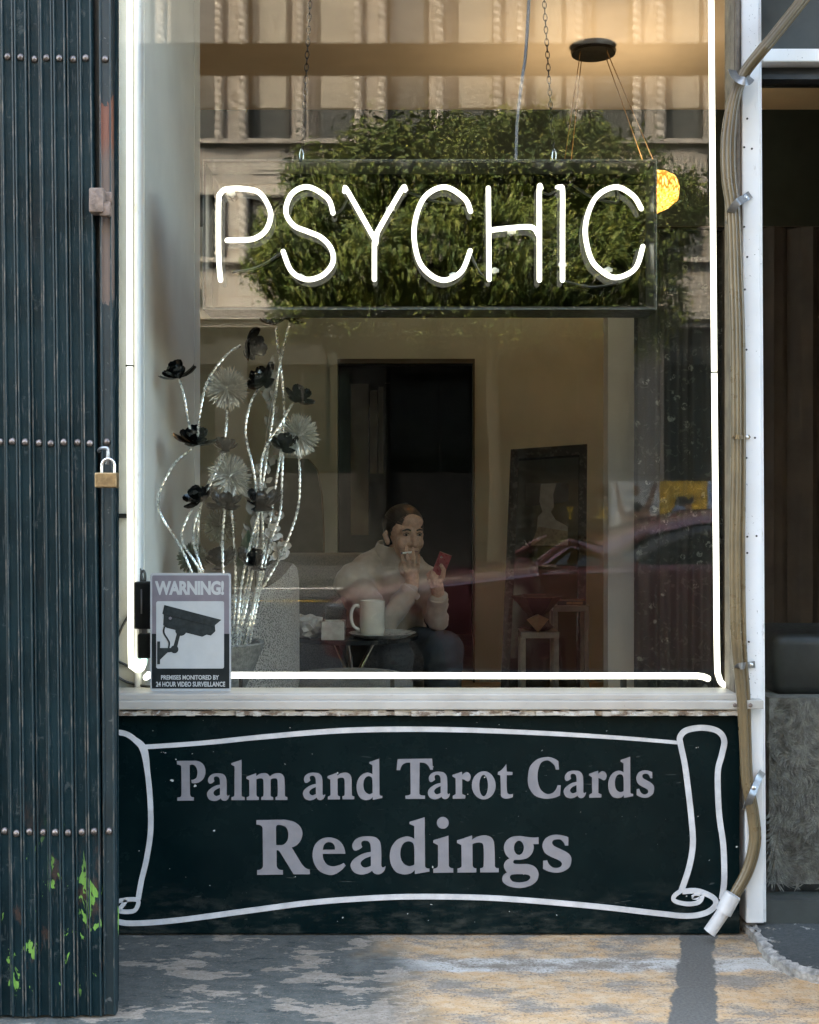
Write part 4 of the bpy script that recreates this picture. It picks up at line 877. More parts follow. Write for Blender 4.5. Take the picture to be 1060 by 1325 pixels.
balls = [((294,502), 30, 'silver_spike', [(230,838),(222,780),(235,720),(300,590),(293,550),(294,530)], 'silver spiky ball flower before the grey bay wall', 3.30),
         ((297,616), 30, 'silver_spike', [(300,838),(305,760),(302,690),(298,645)], 'silver spiky ball flower at the centre of the vase', 3.28),
         ((386,563), 30, 'silver_spike', [(308,838),(330,780),(365,715),(385,660),(388,620),(387,592)], 'silver spiky ball flower furthest from the bay wall', 3.29),
         ((284,680), 24, 'spike_green', [(302,838),(292,770),(286,704)], 'dull green spiky ball flower below the black blooms', 3.32),
         ((250,722), 22, 'spike_green', [(288,838),(268,790),(254,742)], 'dull green spiky ball flower just above the warning placard', 3.32)]
for i, (c, rp, mt, st, lab, D) in enumerate(balls):
    rnd = random.Random(i+50); root = thing('spiky_flower', W(st[0][0], st[0][1], D), lab, 'flower', 'spiky ball flowers in the vase')
    if i == 0: st = [(297,838),(262,770),(256,690),(264,640),(286,590),(293,550),(294,530)]
    stem_mesh(st, D).build('stem', 'silver_wire', root, True)
    m = MB(); cc_ = W(c[0], c[1], D); rad = rp*D/FPX
    m.ball(cc_, rad*.22, 8, 6)
    for k in range(460):
        d = Vector((rnd.gauss(0,1), rnd.gauss(0,1), rnd.gauss(0,1))).normalized(); L = rad*rnd.uniform(.82, 1.06); u = d.orthogonal().normalized(); v = d.cross(u); w0 = .0007; w1 = .0016
        a = cc_ + d*rad*.15; b = cc_ + d*L*.86 + Vector((rnd.uniform(-1,1), rnd.uniform(-1,1), rnd.uniform(-1,1)))*rad*.05; e = cc_ + d*L
        m.add([a+u*w0, a-u*.5*w0+v*w0, a-u*.5*w0-v*w0, b+u*w1, b-u*.5*w1+v*w1, b-u*.5*w1-v*w1, e], [(0,1,4,3),(1,2,5,4),(2,0,3,5),(3,4,6),(4,5,6),(5,3,6)])
    m.build('spikes', mt, root)
# pale leafy branch and white blooms
rnd = random.Random(99)
lb = thing('leaf_branch', W(312, 838, 3.35), 'pale dried leafy branch behind the metal flowers', 'plant')
st = [(312,838),(335,740),(340,640),(345,560),(360,480)]
MB().tube([W(p[0], p[1], 3.35) for p in st], .0022, 6, True, 6).build('stem', 'leaf_pale', lb, True)
for k in range(44):
    t = rnd.uniform(.35, 1); py = 838 + (470-838)*t; pxx = 312 + 46*t + rnd.uniform(-12, 12); a = rnd.uniform(-2.6, -.5); L = rnd.uniform(.022, .044); wd = L*rnd.uniform(.22, .34)
    base = W(pxx, py, 3.35+rnd.uniform(-.02, .03)); d = Vector((math.cos(a)*1.0, rnd.uniform(-.4, .4), -math.sin(a))).normalized(); u = d.cross(Vector((rnd.uniform(-.3,.3), -1, rnd.uniform(-.3,.3)))).normalized(); nn = d.cross(u)
    m = MB(); m.add([base, base+d*L*.4+u*wd-nn*.002, base+d*L*.45, base+d*L*.4-u*wd-nn*.002, base+d*L*.8+u*wd*.6-nn*.003, base+d*L*.8-u*wd*.6-nn*.003, base+d*L-nn*.004, base+d*L*.75], [(0,1,2),(0,2,3),(1,4,7,2),(2,7,5,3),(4,6,7),(7,6,5)]); m.build('leaf', 'leaf_pale', lb, True)
wb = thing('white_bloom', W(314, 838, 3.30), 'creamy white artificial blooms low beside the vase stems', 'flower')
MB().tube([W(314, 838, 3.30), W(330, 780, 3.30), W(350, 715, 3.30)], .0025, 6, True, 5).build('stem', 'leaf_green', wb, True)
for c, r in (((345, 705), 16), ((361, 712), 15), ((352, 690), 13), ((357, 672), 12), ((340, 718), 12)):
    m = MB(); blossom(m, W(c[0], c[1], 3.30+rnd.uniform(-.03, .03)), r*.0022, (rnd.uniform(-.5,.5), -1, rnd.uniform(0,.6)), rnd, 6); m.build('blossom', 'petal_white', wb, 60)
for c in ((353, 692), (364, 698), (358, 664)): MB().ball(W(c[0], c[1], 3.27), .006, 8, 6).build('berry', 'berry', wb, True)
m = MB(); a, b = W(310, 760, 3.29), W(322, 684, 3.29); d = (b-a); u = Vector((.028, 0, 0)); m.add([a, a+d*.4-u*.8, a+d*.4+Vector((0,.008,0)), a+d*.4+u*.8, a+d*.8-u*.5, a+d*.8+u*.5+Vector((0,.006,0)), b], [(0,1,2),(0,2,3),(1,4,2),(2,4,5),(2,5,3),(4,6,5)]); m.build('leaf', 'leaf_green', wb, True)

# ================================================================== SEATS
ac = thing('tub_chair', (W(335, 0, 4.1).x, 1.1, FZ), 'light tweed tub chair with rounded back beside the flower vase', 'chair')
def shell(D, x0, x1, y0, y1, th, mt, par, name, lean_=0.0, top=.07):
    a, b = W(x0, y1, D), W(x1, y0, D); m = MB(); m.rbox((a.x, D-3, max(a.z, FZ+.12)), (b.x, D-3+th, b.z), min(top, abs(b.x-a.x)*.45, th*.45), 4, (lambda v: Vector((v.x+(v.z-a.z)*lean_, v.y, v.z)))); return m.build(name, mt, par, True)
m = MB()                                   # curved back panel, horseshoe in plan
n = 28; cxw = W(318, 0, 4.25).x; rx, ry = W(379, 0, 4.15).x-cxw, .34; zt = W(0, 733, 4.1).z; prof = []
for i in range(n+1):
    a = R(-115 + 205*i/n); hz = zt - .10*max(0, -math.sin(a)-.15)
    for rr_, z in ((1.0, FZ+.12), (1.06, FZ+.3), (1.04, hz-.06), (1.0, hz-.015), (.93, hz), (.85, hz-.015), (.80, hz-.07), (.80, FZ+.12)):
        prof.append((cxw + rx*rr_*math.cos(a), 1.28 + ry*rr_*math.sin(a), z))
ff = [(i*8+k, i*8+(k+1) % 8, (i+1)*8+(k+1) % 8, (i+1)*8+k) for i in range(n) for k in range(8)] + [tuple(range(8)), tuple(n*8+k for k in range(7, -1, -1))]
m.add(prof, ff).build('back_shell', 'tweed_light', ac, 60)
MB().rbox((cxw-rx*.8, .95, FZ+.14), (cxw+rx*.78, 1.5, FZ+.45), .05, 3).build('seat', 'tweed_light', ac, True)
for sx in (-1, 1):
    for yy in (1.08, 1.45): MB().tube([(cxw+sx*rx*.6, yy, FZ), (cxw+sx*rx*.55, yy, FZ+.15)], .016, 8).build('leg', 'stool_wood', ac, True)
so = thing('sofa', (W(440, 0, 5.7).x, 2.7, FZ), 'dark grey tweed sofa the seated woman leans on', 'sofa')
xl, xr = W(345, 0, 5.7).x, W(548, 0, 5.7).x
MB().rbox((xl, 2.62, FZ+.10), (xr, 2.86, W(0, 716, 5.65).z), .06, 4).build('backrest', 'tweed_dark', so, True)
MB().rbox((xl, 2.08, FZ+.10), (xr, 2.64, FZ+.40), .05, 3).build('seat', 'tweed_dark', so, True)
MB().rbox((xl-.14, 2.06, FZ+.08), (xl+.005, 2.86, FZ+.60), .05, 3).build('armrest', 'tweed_dark', so, True)
for x_ in (xl+.05, xr-.06):
    for y_ in (2.14, 2.8): MB().tube([(x_, y_, FZ), (x_, y_, FZ+.11)], .02, 8).build('leg', 'trim_dark', so)
wc = thing('wing_chair', (W(395, 0, 6.6).x, 3.7, FZ), 'tall dark green high backed chair behind the sofa', 'chair')
a, b = W(330, 640, 6.6), W(418, 592, 6.6)
m = MB(); prof = [(a.x, FZ+.35)] + [(a.x, b.z-.12)] + [(a.x+.06, b.z-.02), (a.x+.16, b.z), (b.x-.08, b.z-.005), (b.x-.035, b.z-.06), (b.x-.01, b.z-.2), (b.x, b.z-.4)] + [(b.x, FZ+.35)]
m.prism(prof, 3.6, 3.74); m.build('backrest', 'chair_green', wc)
MB().rbox((a.x, 3.1, FZ+.3), (b.x, 3.66, FZ+.46), .04, 3).build('seat', 'chair_green', wc, True)
for x_ in (a.x+.04, b.x-.04):
    for y_ in (3.14, 3.68): MB().tube([(x_, y_, FZ), (x_, y_, FZ+.32)], .018, 8).build('leg', 'trim_dark', wc)
ot = thing('round_ottoman', (W(450, 0, 4.35).x, 1.42, FZ), 'low round grey ottoman just inside the window', 'ottoman')
oz = W(0, 881, 4.2).z; MB().lathe([(.17, FZ+.03), (.215, FZ+.06), (.235, oz-.10), (.232, oz-.03), (.20, oz-.006), (.10, oz), (0, oz)], (ot.location.x, 1.42, 0), 36).build('cushion', 'tweed_dark', ot, True)
MB().lathe([(.15, FZ), (.15, FZ+.031)], (ot.location.x, 1.42, 0), 24).build('base', 'trim_dark', ot)

# ================================================================== COFFEE TABLE AND WHAT IS ON IT
TD = 4.95
tb = thing('coffee_table', (W(457, 0, TD).x, TD-3, FZ), 'small round black topped table with slanted chrome legs', 'table')
tz = W(0, 826, TD-.2).z; tc = Vector((W(457, 0, TD).x, TD-3, 0)); tr_ = .265
MB().lathe([(tr_-.02, tz-.022), (tr_, tz-.018), (tr_, tz-.003), (tr_-.004, tz), (0, tz)], tc, 48).build('table_top', 'table_black', tb, True)
for a in (200, 330, 80):
    d = Vector((math.cos(R(a)), math.sin(R(a)), 0)); MB().tube([tc + d*-.10 + Vector((0, 0, tz-.022)), tc + d*.24 + Vector((0, 0, FZ))], .011, 10).build('leg', 'chrome', tb, True)
MB().lathe([(.012, FZ+.25), (.03, FZ+.26), (.03, FZ+.29), (.012, FZ+.30)], tc, 14).build('leg_joint', 'chrome', tb, True)
c = W(495, 815, 4.80); trx = thing('oval_tray', (c.x, c.y, tz), 'pale shallow tray under the cream mug on the black table', 'tray')
m = MB(); m.lathe([(.085, tz+.0005), (.10, tz+.004), (.13, tz+.018), (.133, tz+.020), (.130, tz+.021), (.10, tz+.009), (0, tz+.007)], (c.x, c.y, 0), 40); m.build('dish', 'tray_pale', trx, True)
mugz = tz+.0085; c = W(482, 800, 4.78)
mg = thing('coffee_mug', (c.x, c.y, mugz), 'cream ceramic coffee mug on the pale tray', 'mug')
mr, mh = .050, W(0, 777, 4.76).z - mugz
MB().lathe([(mr*.82, 0), (mr*.9, .004), (mr, .02), (mr, mh), (mr*.93, mh+.001), (mr*.90, mh-.004), (mr*.90, .014), (0, .012)], (c.x, c.y, mugz), 36).build('cup', 'ceramic_cream', mg, True)
MB().tube([(c.x-mr*.96, c.y-.004, mugz+mh*.82), (c.x-mr*1.38, c.y-.01, mugz+mh*.86), (c.x-mr*1.66, c.y-.012, mugz+mh*.62), (c.x-mr*1.5, c.y-.012, mugz+mh*.30), (c.x-mr*.95, c.y-.004, mugz+mh*.16)], .0068, 10, True, 6).build('handle', 'ceramic_cream', mg, True)
c = W(431, 815, 4.74); x0, x1 = W(416, 0, 4.72).x, W(446, 0, 4.72).x
at_ = thing('square_ashtray', (c.x, c.y, tz), 'square pale glass ashtray beside the tray on the black table', 'ashtray')
m = MB(); h = .072; y0, y1 = c.y-.045, c.y+.045
for a, b in (((x0, y0, tz), (x1, y0+.012, tz+h)), ((x0, y1-.012, tz), (x1, y1, tz+h)), ((x0, y0+.012, tz), (x0+.012, y1-.012, tz+h)), ((x1-.012, y0+.012, tz), (x1, y1-.012, tz+h))): m.rbox(a, b, .002, 1)
m.build('rim', 'ashtray_glass', at_); MB().box((x0+.012, y0+.012, tz+.0005), (x1-.012, y1-.012, tz+.03)).build('base', 'ashtray_glass', at_)
m = MB(); m.tube([(x0+.02, y0+.02, tz+.032), (x0+.05, y0+.05, tz+.05)], .004, 8); m.build('cigarette_stub', 'cigarette', at_)
c = W(399, 812, 4.78); rnd = random.Random(4); bm = bmesh.new(); bmesh.ops.create_icosphere(bm, subdivisions=3, radius=1)
for v in bm.verts:
    nz = mnoise.noise(v.co*2.1+Vector((3, 1, 2))) + .6*mnoise.noise(v.co*5); v.co = Vector((v.co.x*.062, v.co.y*.05, max(-.9, v.co.z)*.046))*(1+.45*nz) + Vector((c.x, c.y, tz+.044))
    v.co.z = max(v.co.z, tz+.001)
tag(MB().from_bm(bm).build('crumpled_tissue', 'tissue', None, 25), 'crumpled tissue next to the glass ashtray', 'tissue')

# ================================================================== DOORWAY TRIM, SCREEN, MIRROR, STOOLS
df = thing('door_frame', ((dx0+dx1)/2, BW, FZ), 'dark door frame round the black doorway behind the woman', 'door frame')
for a, b in ((dx0-.05, dx0), (dx1, dx1+.012)): MB().box((a, BW-.02, FZ), (b, BW+.11, dz+.03)).build('jamb', 'trim_dark' if a > 0 else 'wall_olive', df)
MB().box((dx0, BW-.02, dz), (dx1, BW+.11, dz+.03)).build('head', 'trim_dark', df)
sc_ = thing('folding_screen', (W(480, 0, 9.2).x, 6.2, FZ), 'pale folding screen standing in the dark back room', 'screen')
for px0, px1, py0, py1, yy in ((454, 477, 496, 692, 6.2), (479, 488, 505, 612, 6.22), (490, 496, 500, 612, 6.2), (498, 505, 495, 612, 6.24)):
    a, b = W(px0, py1, yy+3), W(px1, py0, yy+3); MB().box((a.x, yy, a.z), (b.x, yy+.02, b.z)).build('panel', 'screen_pale', sc_)
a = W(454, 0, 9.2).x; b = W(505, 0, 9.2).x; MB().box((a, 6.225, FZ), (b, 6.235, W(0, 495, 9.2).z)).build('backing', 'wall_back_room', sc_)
mi = thing('leaning_mirror', (W(708, 0, 6.4).x, 3.4, FZ), 'tall dark framed mirror leaning behind the two nesting stools', 'mirror')
def quadbar(p, q, wa, nm, mt, th=.03):
    pass
MDb, MDt = 6.1, 6.5
def MP(px, py, off=0):     # point on the leaning mirror plane
    D = MDb + (MDt-MDb)*(893-py)/(893-575) - off; return W(px, py, D)
def mpoly(pts, nm, mt, th, off, sm=False):
    f = [MP(p[0], p[1], off) for p in pts]; b = [MP(p[0], p[1], off-th) for p in pts]; n = len(pts)
    return MB().add(f+b, [tuple(range(n)), tuple(range(2*n-1, n-1, -1))] + [(i, i+n, (i+1) % n+n, (i+1) % n) for i in range(n)]).build(nm, mt, mi, sm)
OC = [(661, 581), (760, 574), (757, 950), (645, 960)]; IC = [(671.5, 593), (750, 588), (746, 930), (657, 938)]
for i in range(4):
    j = (i+1) % 4; mpoly([OC[i], OC[j], IC[j], IC[i]], 'frame_bar', 'mirror_frame', .03, .03 - i*.0007)
mpoly(IC, 'mirror_glass', 'mirror_glass', .01, .012)
MB().tube([MP(*OC[3]), Vector((MP(*OC[3]).x, MP(*OC[3]).y, FZ))], .02, 6).build('foot', 'mirror_frame', mi); MB().tube([MP(*OC[2]), Vector((MP(*OC[2]).x, MP(*OC[2]).y, FZ))], .02, 6).build('foot', 'mirror_frame', mi)
mpoly([(680, 625), (736, 624), (735, 706), (680, 706)], 'print_backing', 'print_dark', .002, .016)
mpoly([(700, 625.5), (720, 625), (716, 640), (717, 655), (713, 662), (719, 672), (735, 681), (735, 690), (694, 690), (696, 668), (702, 662), (698, 648)], 'print_picture', 'print_sky', .002, .0185)
mpoly([(697, 681), (735, 687), (735, 705.5), (686, 705.5)], 'print_picture', 'print_field', .002, .0205)
mpoly([(679, 698), (684, 706), (681, 706)], 'print_picture', 'print_sky', .002, .0215)
st_grp = 'nesting stools in front of the leaning mirror'
def stool(x0, x1, py, D, lab):
    a, b = W(x0, py, D), W(x1, py, D); y0 = D-3; dep = abs(b.x-a.x)*.95
    t_ = thing('nesting_stool', ((a.x+b.x)/2, y0+dep/2, FZ), lab, 'stool', st_grp)
    MB().rbox((a.x, y0, a.z-.022), (b.x, y0+dep, a.z+.006), .003).build('stool_top', 'stool_wood', t_)
    for x_ in (a.x+.012, b.x-.012):
        for y_ in (y0+.014, y0+dep-.014): MB().box((x_-.010, y_-.010, FZ), (x_+.010, y_+.010, a.z-.0225)).build('leg', 'stool_wood', t_)
    MB().box((a.x+.023, y0+.008, FZ+.12), (b.x-.023, y0+.02, FZ+.135)).build('rail', 'stool_wood', t_)
    return a.z+.006, (a.x+b.x)/2, y0+dep/2
s1 = stool(674, 724, 819, 5.3, 'lower nesting stool carrying the gold faceted bowl'); s2 = stool(716, 763, 785, 5.65, 'taller nesting stool carrying the dark book')
m = MB(); c = Vector((s1[1]-.005, s1[2], s1[0])); m.lathe([(.05, 0), (.075, .015), (.03, .05), (.028, .06), (.07, .10), (.115, .15), (.11, .152), (.05, .10), (0, .09)], c, 6); bw = tag(m.build('dark_bowl', 'book_black', None, 20), 'black footed bowl on the lower stool', 'bowl')
m = MB(); c = W(696, 801, 5.27); r_ = .048; m.add([c+Vector((-r_, 0, .01)), c+Vector((0, -.03, .035)), c+Vector((r_, .0, .012)), c+Vector((.0, -.01, -.045)), c+Vector((0, .05, .03))], [(0, 1, 3), (1, 2, 3), (0, 4, 1), (1, 4, 2), (0, 3, 4), (2, 4, 3)]); m.v = [v + Vector((0, 0, s1[0]+.001-(c.z-.045))) for v in m.v]
tag(m.build('faceted_ornament', 'gold', None), 'small gold faceted ornament in front of the black bowl', 'ornament')
bk = thing('dark_book', (s2[1], s2[2], s2[0]), 'closed black book lying on the taller stool', 'book')
MB().rbox((s2[1]-.06, s2[2]-.06, s2[0]), (s2[1]+.07, s2[2]+.06, s2[0]+.022), .003).build('cover', 'book_black', bk); MB().box((s2[1]-.02, s2[2]-.0615, s2[0]+.005), (s2[1]+.055, s2[2]-.060, s2[0]+.016)).build('pages', 'gold', bk)

# curtains
def curtain(name, x0, x1, y, z0, z1, mt, lab, amp=.018, per=.085, ph=0., n=90):
    m = MB(); vv = []; rn = random.Random(int(ph*10)+1); j = [rn.uniform(-.5, .5) for _ in range(200)]
    for i in range(n+1):
        x_ = x0+(x1-x0)*i/n; a = (x_-x0)/per*2*math.pi + ph + j[int((x_-x0)/per) % 200]*.8
        for q in (0, 1):
            am = amp*(1 if q else .6); vv.append((x_, y + am*math.sin(a) + am*.4*math.sin(a*2.3), z1 if q else z0))
    off = len(vv)
    vv += [(v[0], v[1]+.004, v[2]) for v in vv]
    ff = [(2*i, 2*i+1, 2*i+3, 2*i+2) for i in range(n)] + [(off+2*i, off+2*i+2, off+2*i+3, off+2*i+1) for i in range(n)]
    return tag(m.add(vv, ff).build(name, mt, None, True), lab, 'curtain')
curtain('lace_curtain', W(817, 0, 4.6).x, X(985, 4.4), 1.55, FZ+.02, pz-.12, 'curtain_lace', 'dark flower patterned lace curtain hanging inside the window', .02, .10)
MB_ = MB().tube([(W(812, 0, 4.6).x, 1.55, pz-.115), (3.55, 1.55, pz-.115)], .012, 10); tag(MB_.build('curtain_rod', 'dark_metal', None, True), 'thin dark rod carrying the curtains behind the window', 'rod')
for x_ in (W(812, 0, 4.6).x+.02, 3.4):
    pass
curtain('brown_curtain', X(1000, 3.9), 2.6, 1.50, FZ+.02, pz-.12, 'curtain_brown', 'brown curtain hanging behind the glazed door', .025, .12, 1.3)
# shaggy throw over a block behind the door glass
bx = thing('covered_bench', (1.5, .3, FZ), 'bench under a shaggy grey throw behind the door glass', 'bench')
MB().rbox((X(986, 3.2)+.02, .12, FZ), (2.2, .55, Z(905, 3.15)-.03), .01).build('bench_body', 'book_black', bx)
rnd = random.Random(21); m = MB(); x0, x1 = X(986, 3.15), 1.5; zt, zb = Z(900, 3.12), Z(1138, 3.12)
m.box((x0, .085, zb), (x1, .118, zt)); m.box((x0, .118, zt-.03), (x1, .5, zt))
tex = m.build('throw_base', 'fur_grey', bx)
m = MB()
for k in range(5200):
    x_ = rnd.uniform(x0, x1); z_ = rnd.uniform(zb, zt); c = Vector((x_, .086, z_)); nn = mnoise.noise(Vector((x_*14, z_*14, 3))); a = nn*4-1.6; L = rnd.uniform(.018, .036); d = Vector((math.cos(a)*L, -rnd.uniform(.004, .014), math.sin(a)*L)); u = Vector((-math.sin(a), 0, math.cos(a)))*.0016
    m.add([c+u, c-u, c+d*.6-u*.8+Vector((0, -.003, 0)), c+d*.6+u*.8+Vector((0, -.003, 0)), c+d], [(0, 1, 2, 3), (3, 2, 4)])
tag(m.build('throw_fur', 'fur_grey', bx), None, kind='stuff')
tag(MB().rbox((X(986, 3.25), .14, Z(898, 3.2)), (1.4, .48, Z(812, 3.3)), .03, 3).build('black_cushion', 'book_black', None, True), 'black cushion on the fur covered bench behind the door', 'cushion')

# ================================================================== THE SEATED WOMAN
pr = thing('person', (W(505, 0, 5.3).x, 2.35, FZ), 'woman in beige fleece and navy trousers smoking and holding a red phone', 'person')
def S(px, py, D): return W(px, py, D)
hc = S(524, 693, 5.22)                                   # head centre
hrot = Matrix.Rotation(R(24), 3, 'Z')                    # local -Y is the face; turned towards the doorway side
def H(x, y, z): return hc + hrot @ Vector((x, y, z))
neckb = S(503, 727, 5.30); hipR = S(478, 846, 5.48); hipL = S(522, 846, 5.45); chest = S(496, 770, 5.33); belly = S(500, 815, 5.42)
shR = S(459, 752, 5.20); elR = S(497, 812, 5.0); wrR = S(534, 757, 5.03); shL = S(548, 752, 5.34); elL = S(566, 801, 5.16); wrL = S(567, 768, 5.09)
knR = S(512, 850, 4.98); knL = S(574, 842, 4.98); fR = Vector((S(505, 0, 5.0).x, 2.02, FZ+.05)); fL = Vector((S(572, 0, 5.0).x, 2.0, FZ+.05))
b = MB()
b.ball(H(0, .018, .035), (.076, .092, .088), 20, 14); b.ball(H(0, -.030, -.030), (.060, .060, .075), 18, 12); b.ball(H(0, -.062, -.088), (.026, .024, .022), 10, 8)
b.ball(H(.038, -.056, -.028), (.024, .024, .03), 10, 8); b.ball(H(-.038, -.056, -.028), (.024, .024, .03), 10, 8); b.cap([H(-.036, -.076, .022), H(.036, -.076, .022)], .014, 8); b.ball(H(0, -.060, .06), (.055, .03, .035), 12, 8)
b.cap([H(0, -.086, .012), H(0, -.104, -.022), H(0, -.108, -.034)], [.010, .013, .015], 10); b.ball(H(.014, -.094, -.036), .010, 8, 6); b.ball(H(-.014, -.094, -.036), .010, 8, 6)
b.cap([H(-.022, -.082, -.060), H(0, -.090, -.058), H(.022, -.082, -.060)], .009, 8); b.cap([H(-.018, -.080, -.071), H(.018, -.080, -.071)], .009, 8)
for s_ in (-1, 1): b.cap([H(s_*.076, .010, .018), H(s_*.082, .018, .005), H(s_*.076, .008, -.028)], [.012, .014, .010], 8)
b.cap([H(0, .02, -.05), neckb], [.056, .060], 14)
b.cap([neckb, chest, belly], [.075, .135, .15], 16); b.cap([shR, neckb, shL], [.055, .07, .055], 12); b.cap([hipR, hipL], [.12, .12], 14); b.cap([belly, (hipR+hipL)/2], [.15, .14], 14)
b.cap([shR, elR, wrR], [.048, .040, .028], 12); b.cap([shL, elL, wrL], [.048, .040, .028], 12)
b.cap([hipR, knR, fR+Vector((0, .05, .05))], [.08, .056, .04], 12); b.cap([hipL, knL, fL+Vector((0, .05, .05))], [.08, .056, .04], 12)
for f_ in (fR, fL): b.cap([f_+Vector((0, .05, .0)), f_+Vector((0, -.12, -.01))], [.042, .034], 10)
# right hand at the mouth: back of the hand to the street, fingers up
p0 = S(533, 745, 5.02); b.cap([wrR, p0], [.028, .030], 12); kn = [S(524.5, 737, 5.02), S(530, 735.5, 5.015), S(535.5, 736, 5.015), S(540.5, 738.5, 5.02)]
for k in kn: b.cap([p0, k], [.020, .010], 10)
b.cap([kn[0], S(522, 726, 5.0), S(519.5, 717, 5.03), S(519, 712, 5.06)], [.0092, .0082, .0076, .0066], 10)
b.cap([kn[1], S(528, 724, 4.985), S(526, 712, 5.02), S(526, 707, 5.05)], [.0094, .0084, .0078, .0068], 10)
b.cap([kn[2], S(535.5, 724, 4.98), S(534.5, 714, 5.02), S(534.5, 709, 5.05)], [.0092, .0082, .0076, .0066], 10)
b.cap([kn[3], S(542, 729, 4.99), S(542.5, 721, 5.02), S(542, 717, 5.04)], [.0084, .0074, .0068, .0058], 10)
b.cap([S(529, 747, 5.03), S(521.5, 741, 5.05), S(518, 733, 5.06), S(519, 728, 5.07)], [.014, .012, .010, .008], 10)
# left hand round the phone
q0 = S(565, 757, 5.075); b.cap([wrL, q0], [.028, .029], 12); kn2 = [S(557, 741, 5.06), S(558, 746, 5.055), S(559.5, 751, 5.05), S(561.5, 756, 5.05)]
for k in kn2: b.cap([q0, S(568, 745, 5.07), ], [.022, .018], 10)
for i, k in enumerate(kn2):
    base = S(568.5-i*.8, 744+i*4.2, 5.075-.004*i); mid = k + Vector((.004, -.012, .003)); tip = k + Vector((-.010, -.004, -.008)); b.cap([base, mid, k, tip], [.0125, .0105, .0098, .0085], 10)
b.cap([q0, S(573, 746, 5.05), S(574.5, 737, 5.03), S(571, 731, 5.02)], [.016, .012, .010, .0085], 10)
body = remesh(b, .0036, 3).build('body', 'skin', pr, 180)
# eyes, brows, lips
for s_ in (-1, 1):
    MB().ball(H(s_*.031, -.0795, .006), (.0105, .006, .0062), 12, 8).build('eye', 'eye_white', pr, True); MB().ball(H(s_*.031, -.0845, .006), .0047, 10, 8).build('iris', 'eye_dark', pr, True)
    MB().tube([H(s_*.014, -.092, .024), H(s_*.030, -.093, .029), H(s_*.048, -.082, .023)], [.003, .0042, .0022], 8, True, 4).build('eyebrow', 'hair_dark', pr, True)
    MB().tube([H(s_*.018, -.0835, .011), H(s_*.031, -.087, .0145), H(s_*.044, -.078, .010)], [.0015, .0024, .0015], 6, True, 4).build('eyelid', 'hair_dark', pr, True)
MB().tube([H(-.020, -.091, -.065), H(0, -.100, -.063), H(.020, -.091, -.065)], [.002, .0042, .002], 8, True, 4).build('mouth', 'lip', pr, True)
# hair pulled back
m = MB(); m.ball(H(0, .020, .037), (1, 1, 1), 40, 28); cen = H(0, .020, .037); sh_ = []
for v in m.v:
    q = hrot.transposed() @ (v - cen); d = Vector((q.x*.076, q.y*.092, q.z*.088)); p = d*1.10 + Vector((0, .020, .037))
    keep = p.y > -.060 + .62*max(0, .074-p.z)
    rel = d*(1.12 + .05*mnoise.noise(Vector((d.x*60, d.y*9, d.z*60))) if keep else .90)
    sh_.append(H(*(rel + Vector((0, .020, .037)))))
m.v = sh_
hair_strands = MB(); rh = random.Random(8)
for k in range(150):
    a0 = rh.uniform(-1.35, 1.35); pts_ = []
    for q in range(9):
        t = q/8; el = .50 + t*2.15; side = a0*(1-.55*t**1.6); dv = Vector((math.sin(side)*math.sin(el if el < 1.6 else 1.6), -math.cos(el)*math.cos(side*.35), max(-.25, math.sin(el)*math.cos(side)))); dv.normalize(); kk = 1.135 + .02*rh.random(); pts_.append(H(dv.x*.076*kk, dv.y*.092*kk+.020, dv.z*.088*kk+.037))
    hair_strands.tube(pts_, [.0012]*9, 4)
m.ball(H(0, .085, -.015), (.058, .05, .055), 12, 8); m.ball(H(.066, .025, .0), (.018, .03, .045), 10, 8); m.ball(H(-.066, .040, -.01), (.018, .022, .045), 10, 8)
hm = remesh(m, .0045, 3).build('hair', 'hair_dark', pr, 180); tag(hair_strands.build('hair_strands', 'hair_strand', hm, True), None, kind='stuff')
# fleece
m = MB(); m.cap([S(500, 722, 5.31), shR.lerp(neckb, .35)+Vector((0, 0, .01))], [.07, .075], 14); m.cap([S(508, 722, 5.31), shL.lerp(neckb, .35)+Vector((0, 0, .005))], [.068, .07], 14)
m.cap([S(504, 733, 5.31), chest, belly, (hipR+hipL)/2 + Vector((0, .02, .05))], [.085, .165, .178, .165], 18)
m.cap([shR, S(480, 738, 5.27), S(503, 731, 5.31), S(528, 738, 5.32), shL], [.075, .085, .075, .085, .072], 14)
m.cap([chest+Vector((-.06, -.02, .02)), chest+Vector((.07, -.02, .02))], [.13, .12], 14); m.cap([shR, chest], [.085, .13], 12); m.cap([shL, chest], [.08, .13], 12)
m.cap([shR, shR.lerp(elR, .5), elR, elR.lerp(wrR, .55), S(531, 764, 5.025)], [.072, .064, .056, .050, .041], 14); m.cap([shL, shL.lerp(elL, .5), elL, elL.lerp(wrL, .5), S(567, 774, 5.10)], [.068, .061, .054, .047, .040], 14)
fl = remesh(m, .009, 14)
for i, v in enumerate(fl.v): fl.v[i] = v + Vector((1, .5, .3))*(.010*mnoise.noise(Vector((v.x*9, v.y*9, v.z*16))) + .008*mnoise.noise(Vector((v.x*26+v.z*18, v.y*20, v.z*30-v.x*14))))
fle = fl.build('fleece', 'fleece_beige', pr, 180)
for c, r_, ax in ((S(530.6, 765, 5.025), .044, (wrR-elR)), (S(567, 775, 5.10), .041, (wrL-elL))): MB().lathe([(r_*.86, .012), (r_, .010), (r_*1.06, 0), (r_, -.014), (r_*.86, -.012), (r_*.86, .012)], c, 20, ax.normalized()).build('cuff', 'fleece_beige', fle, True)
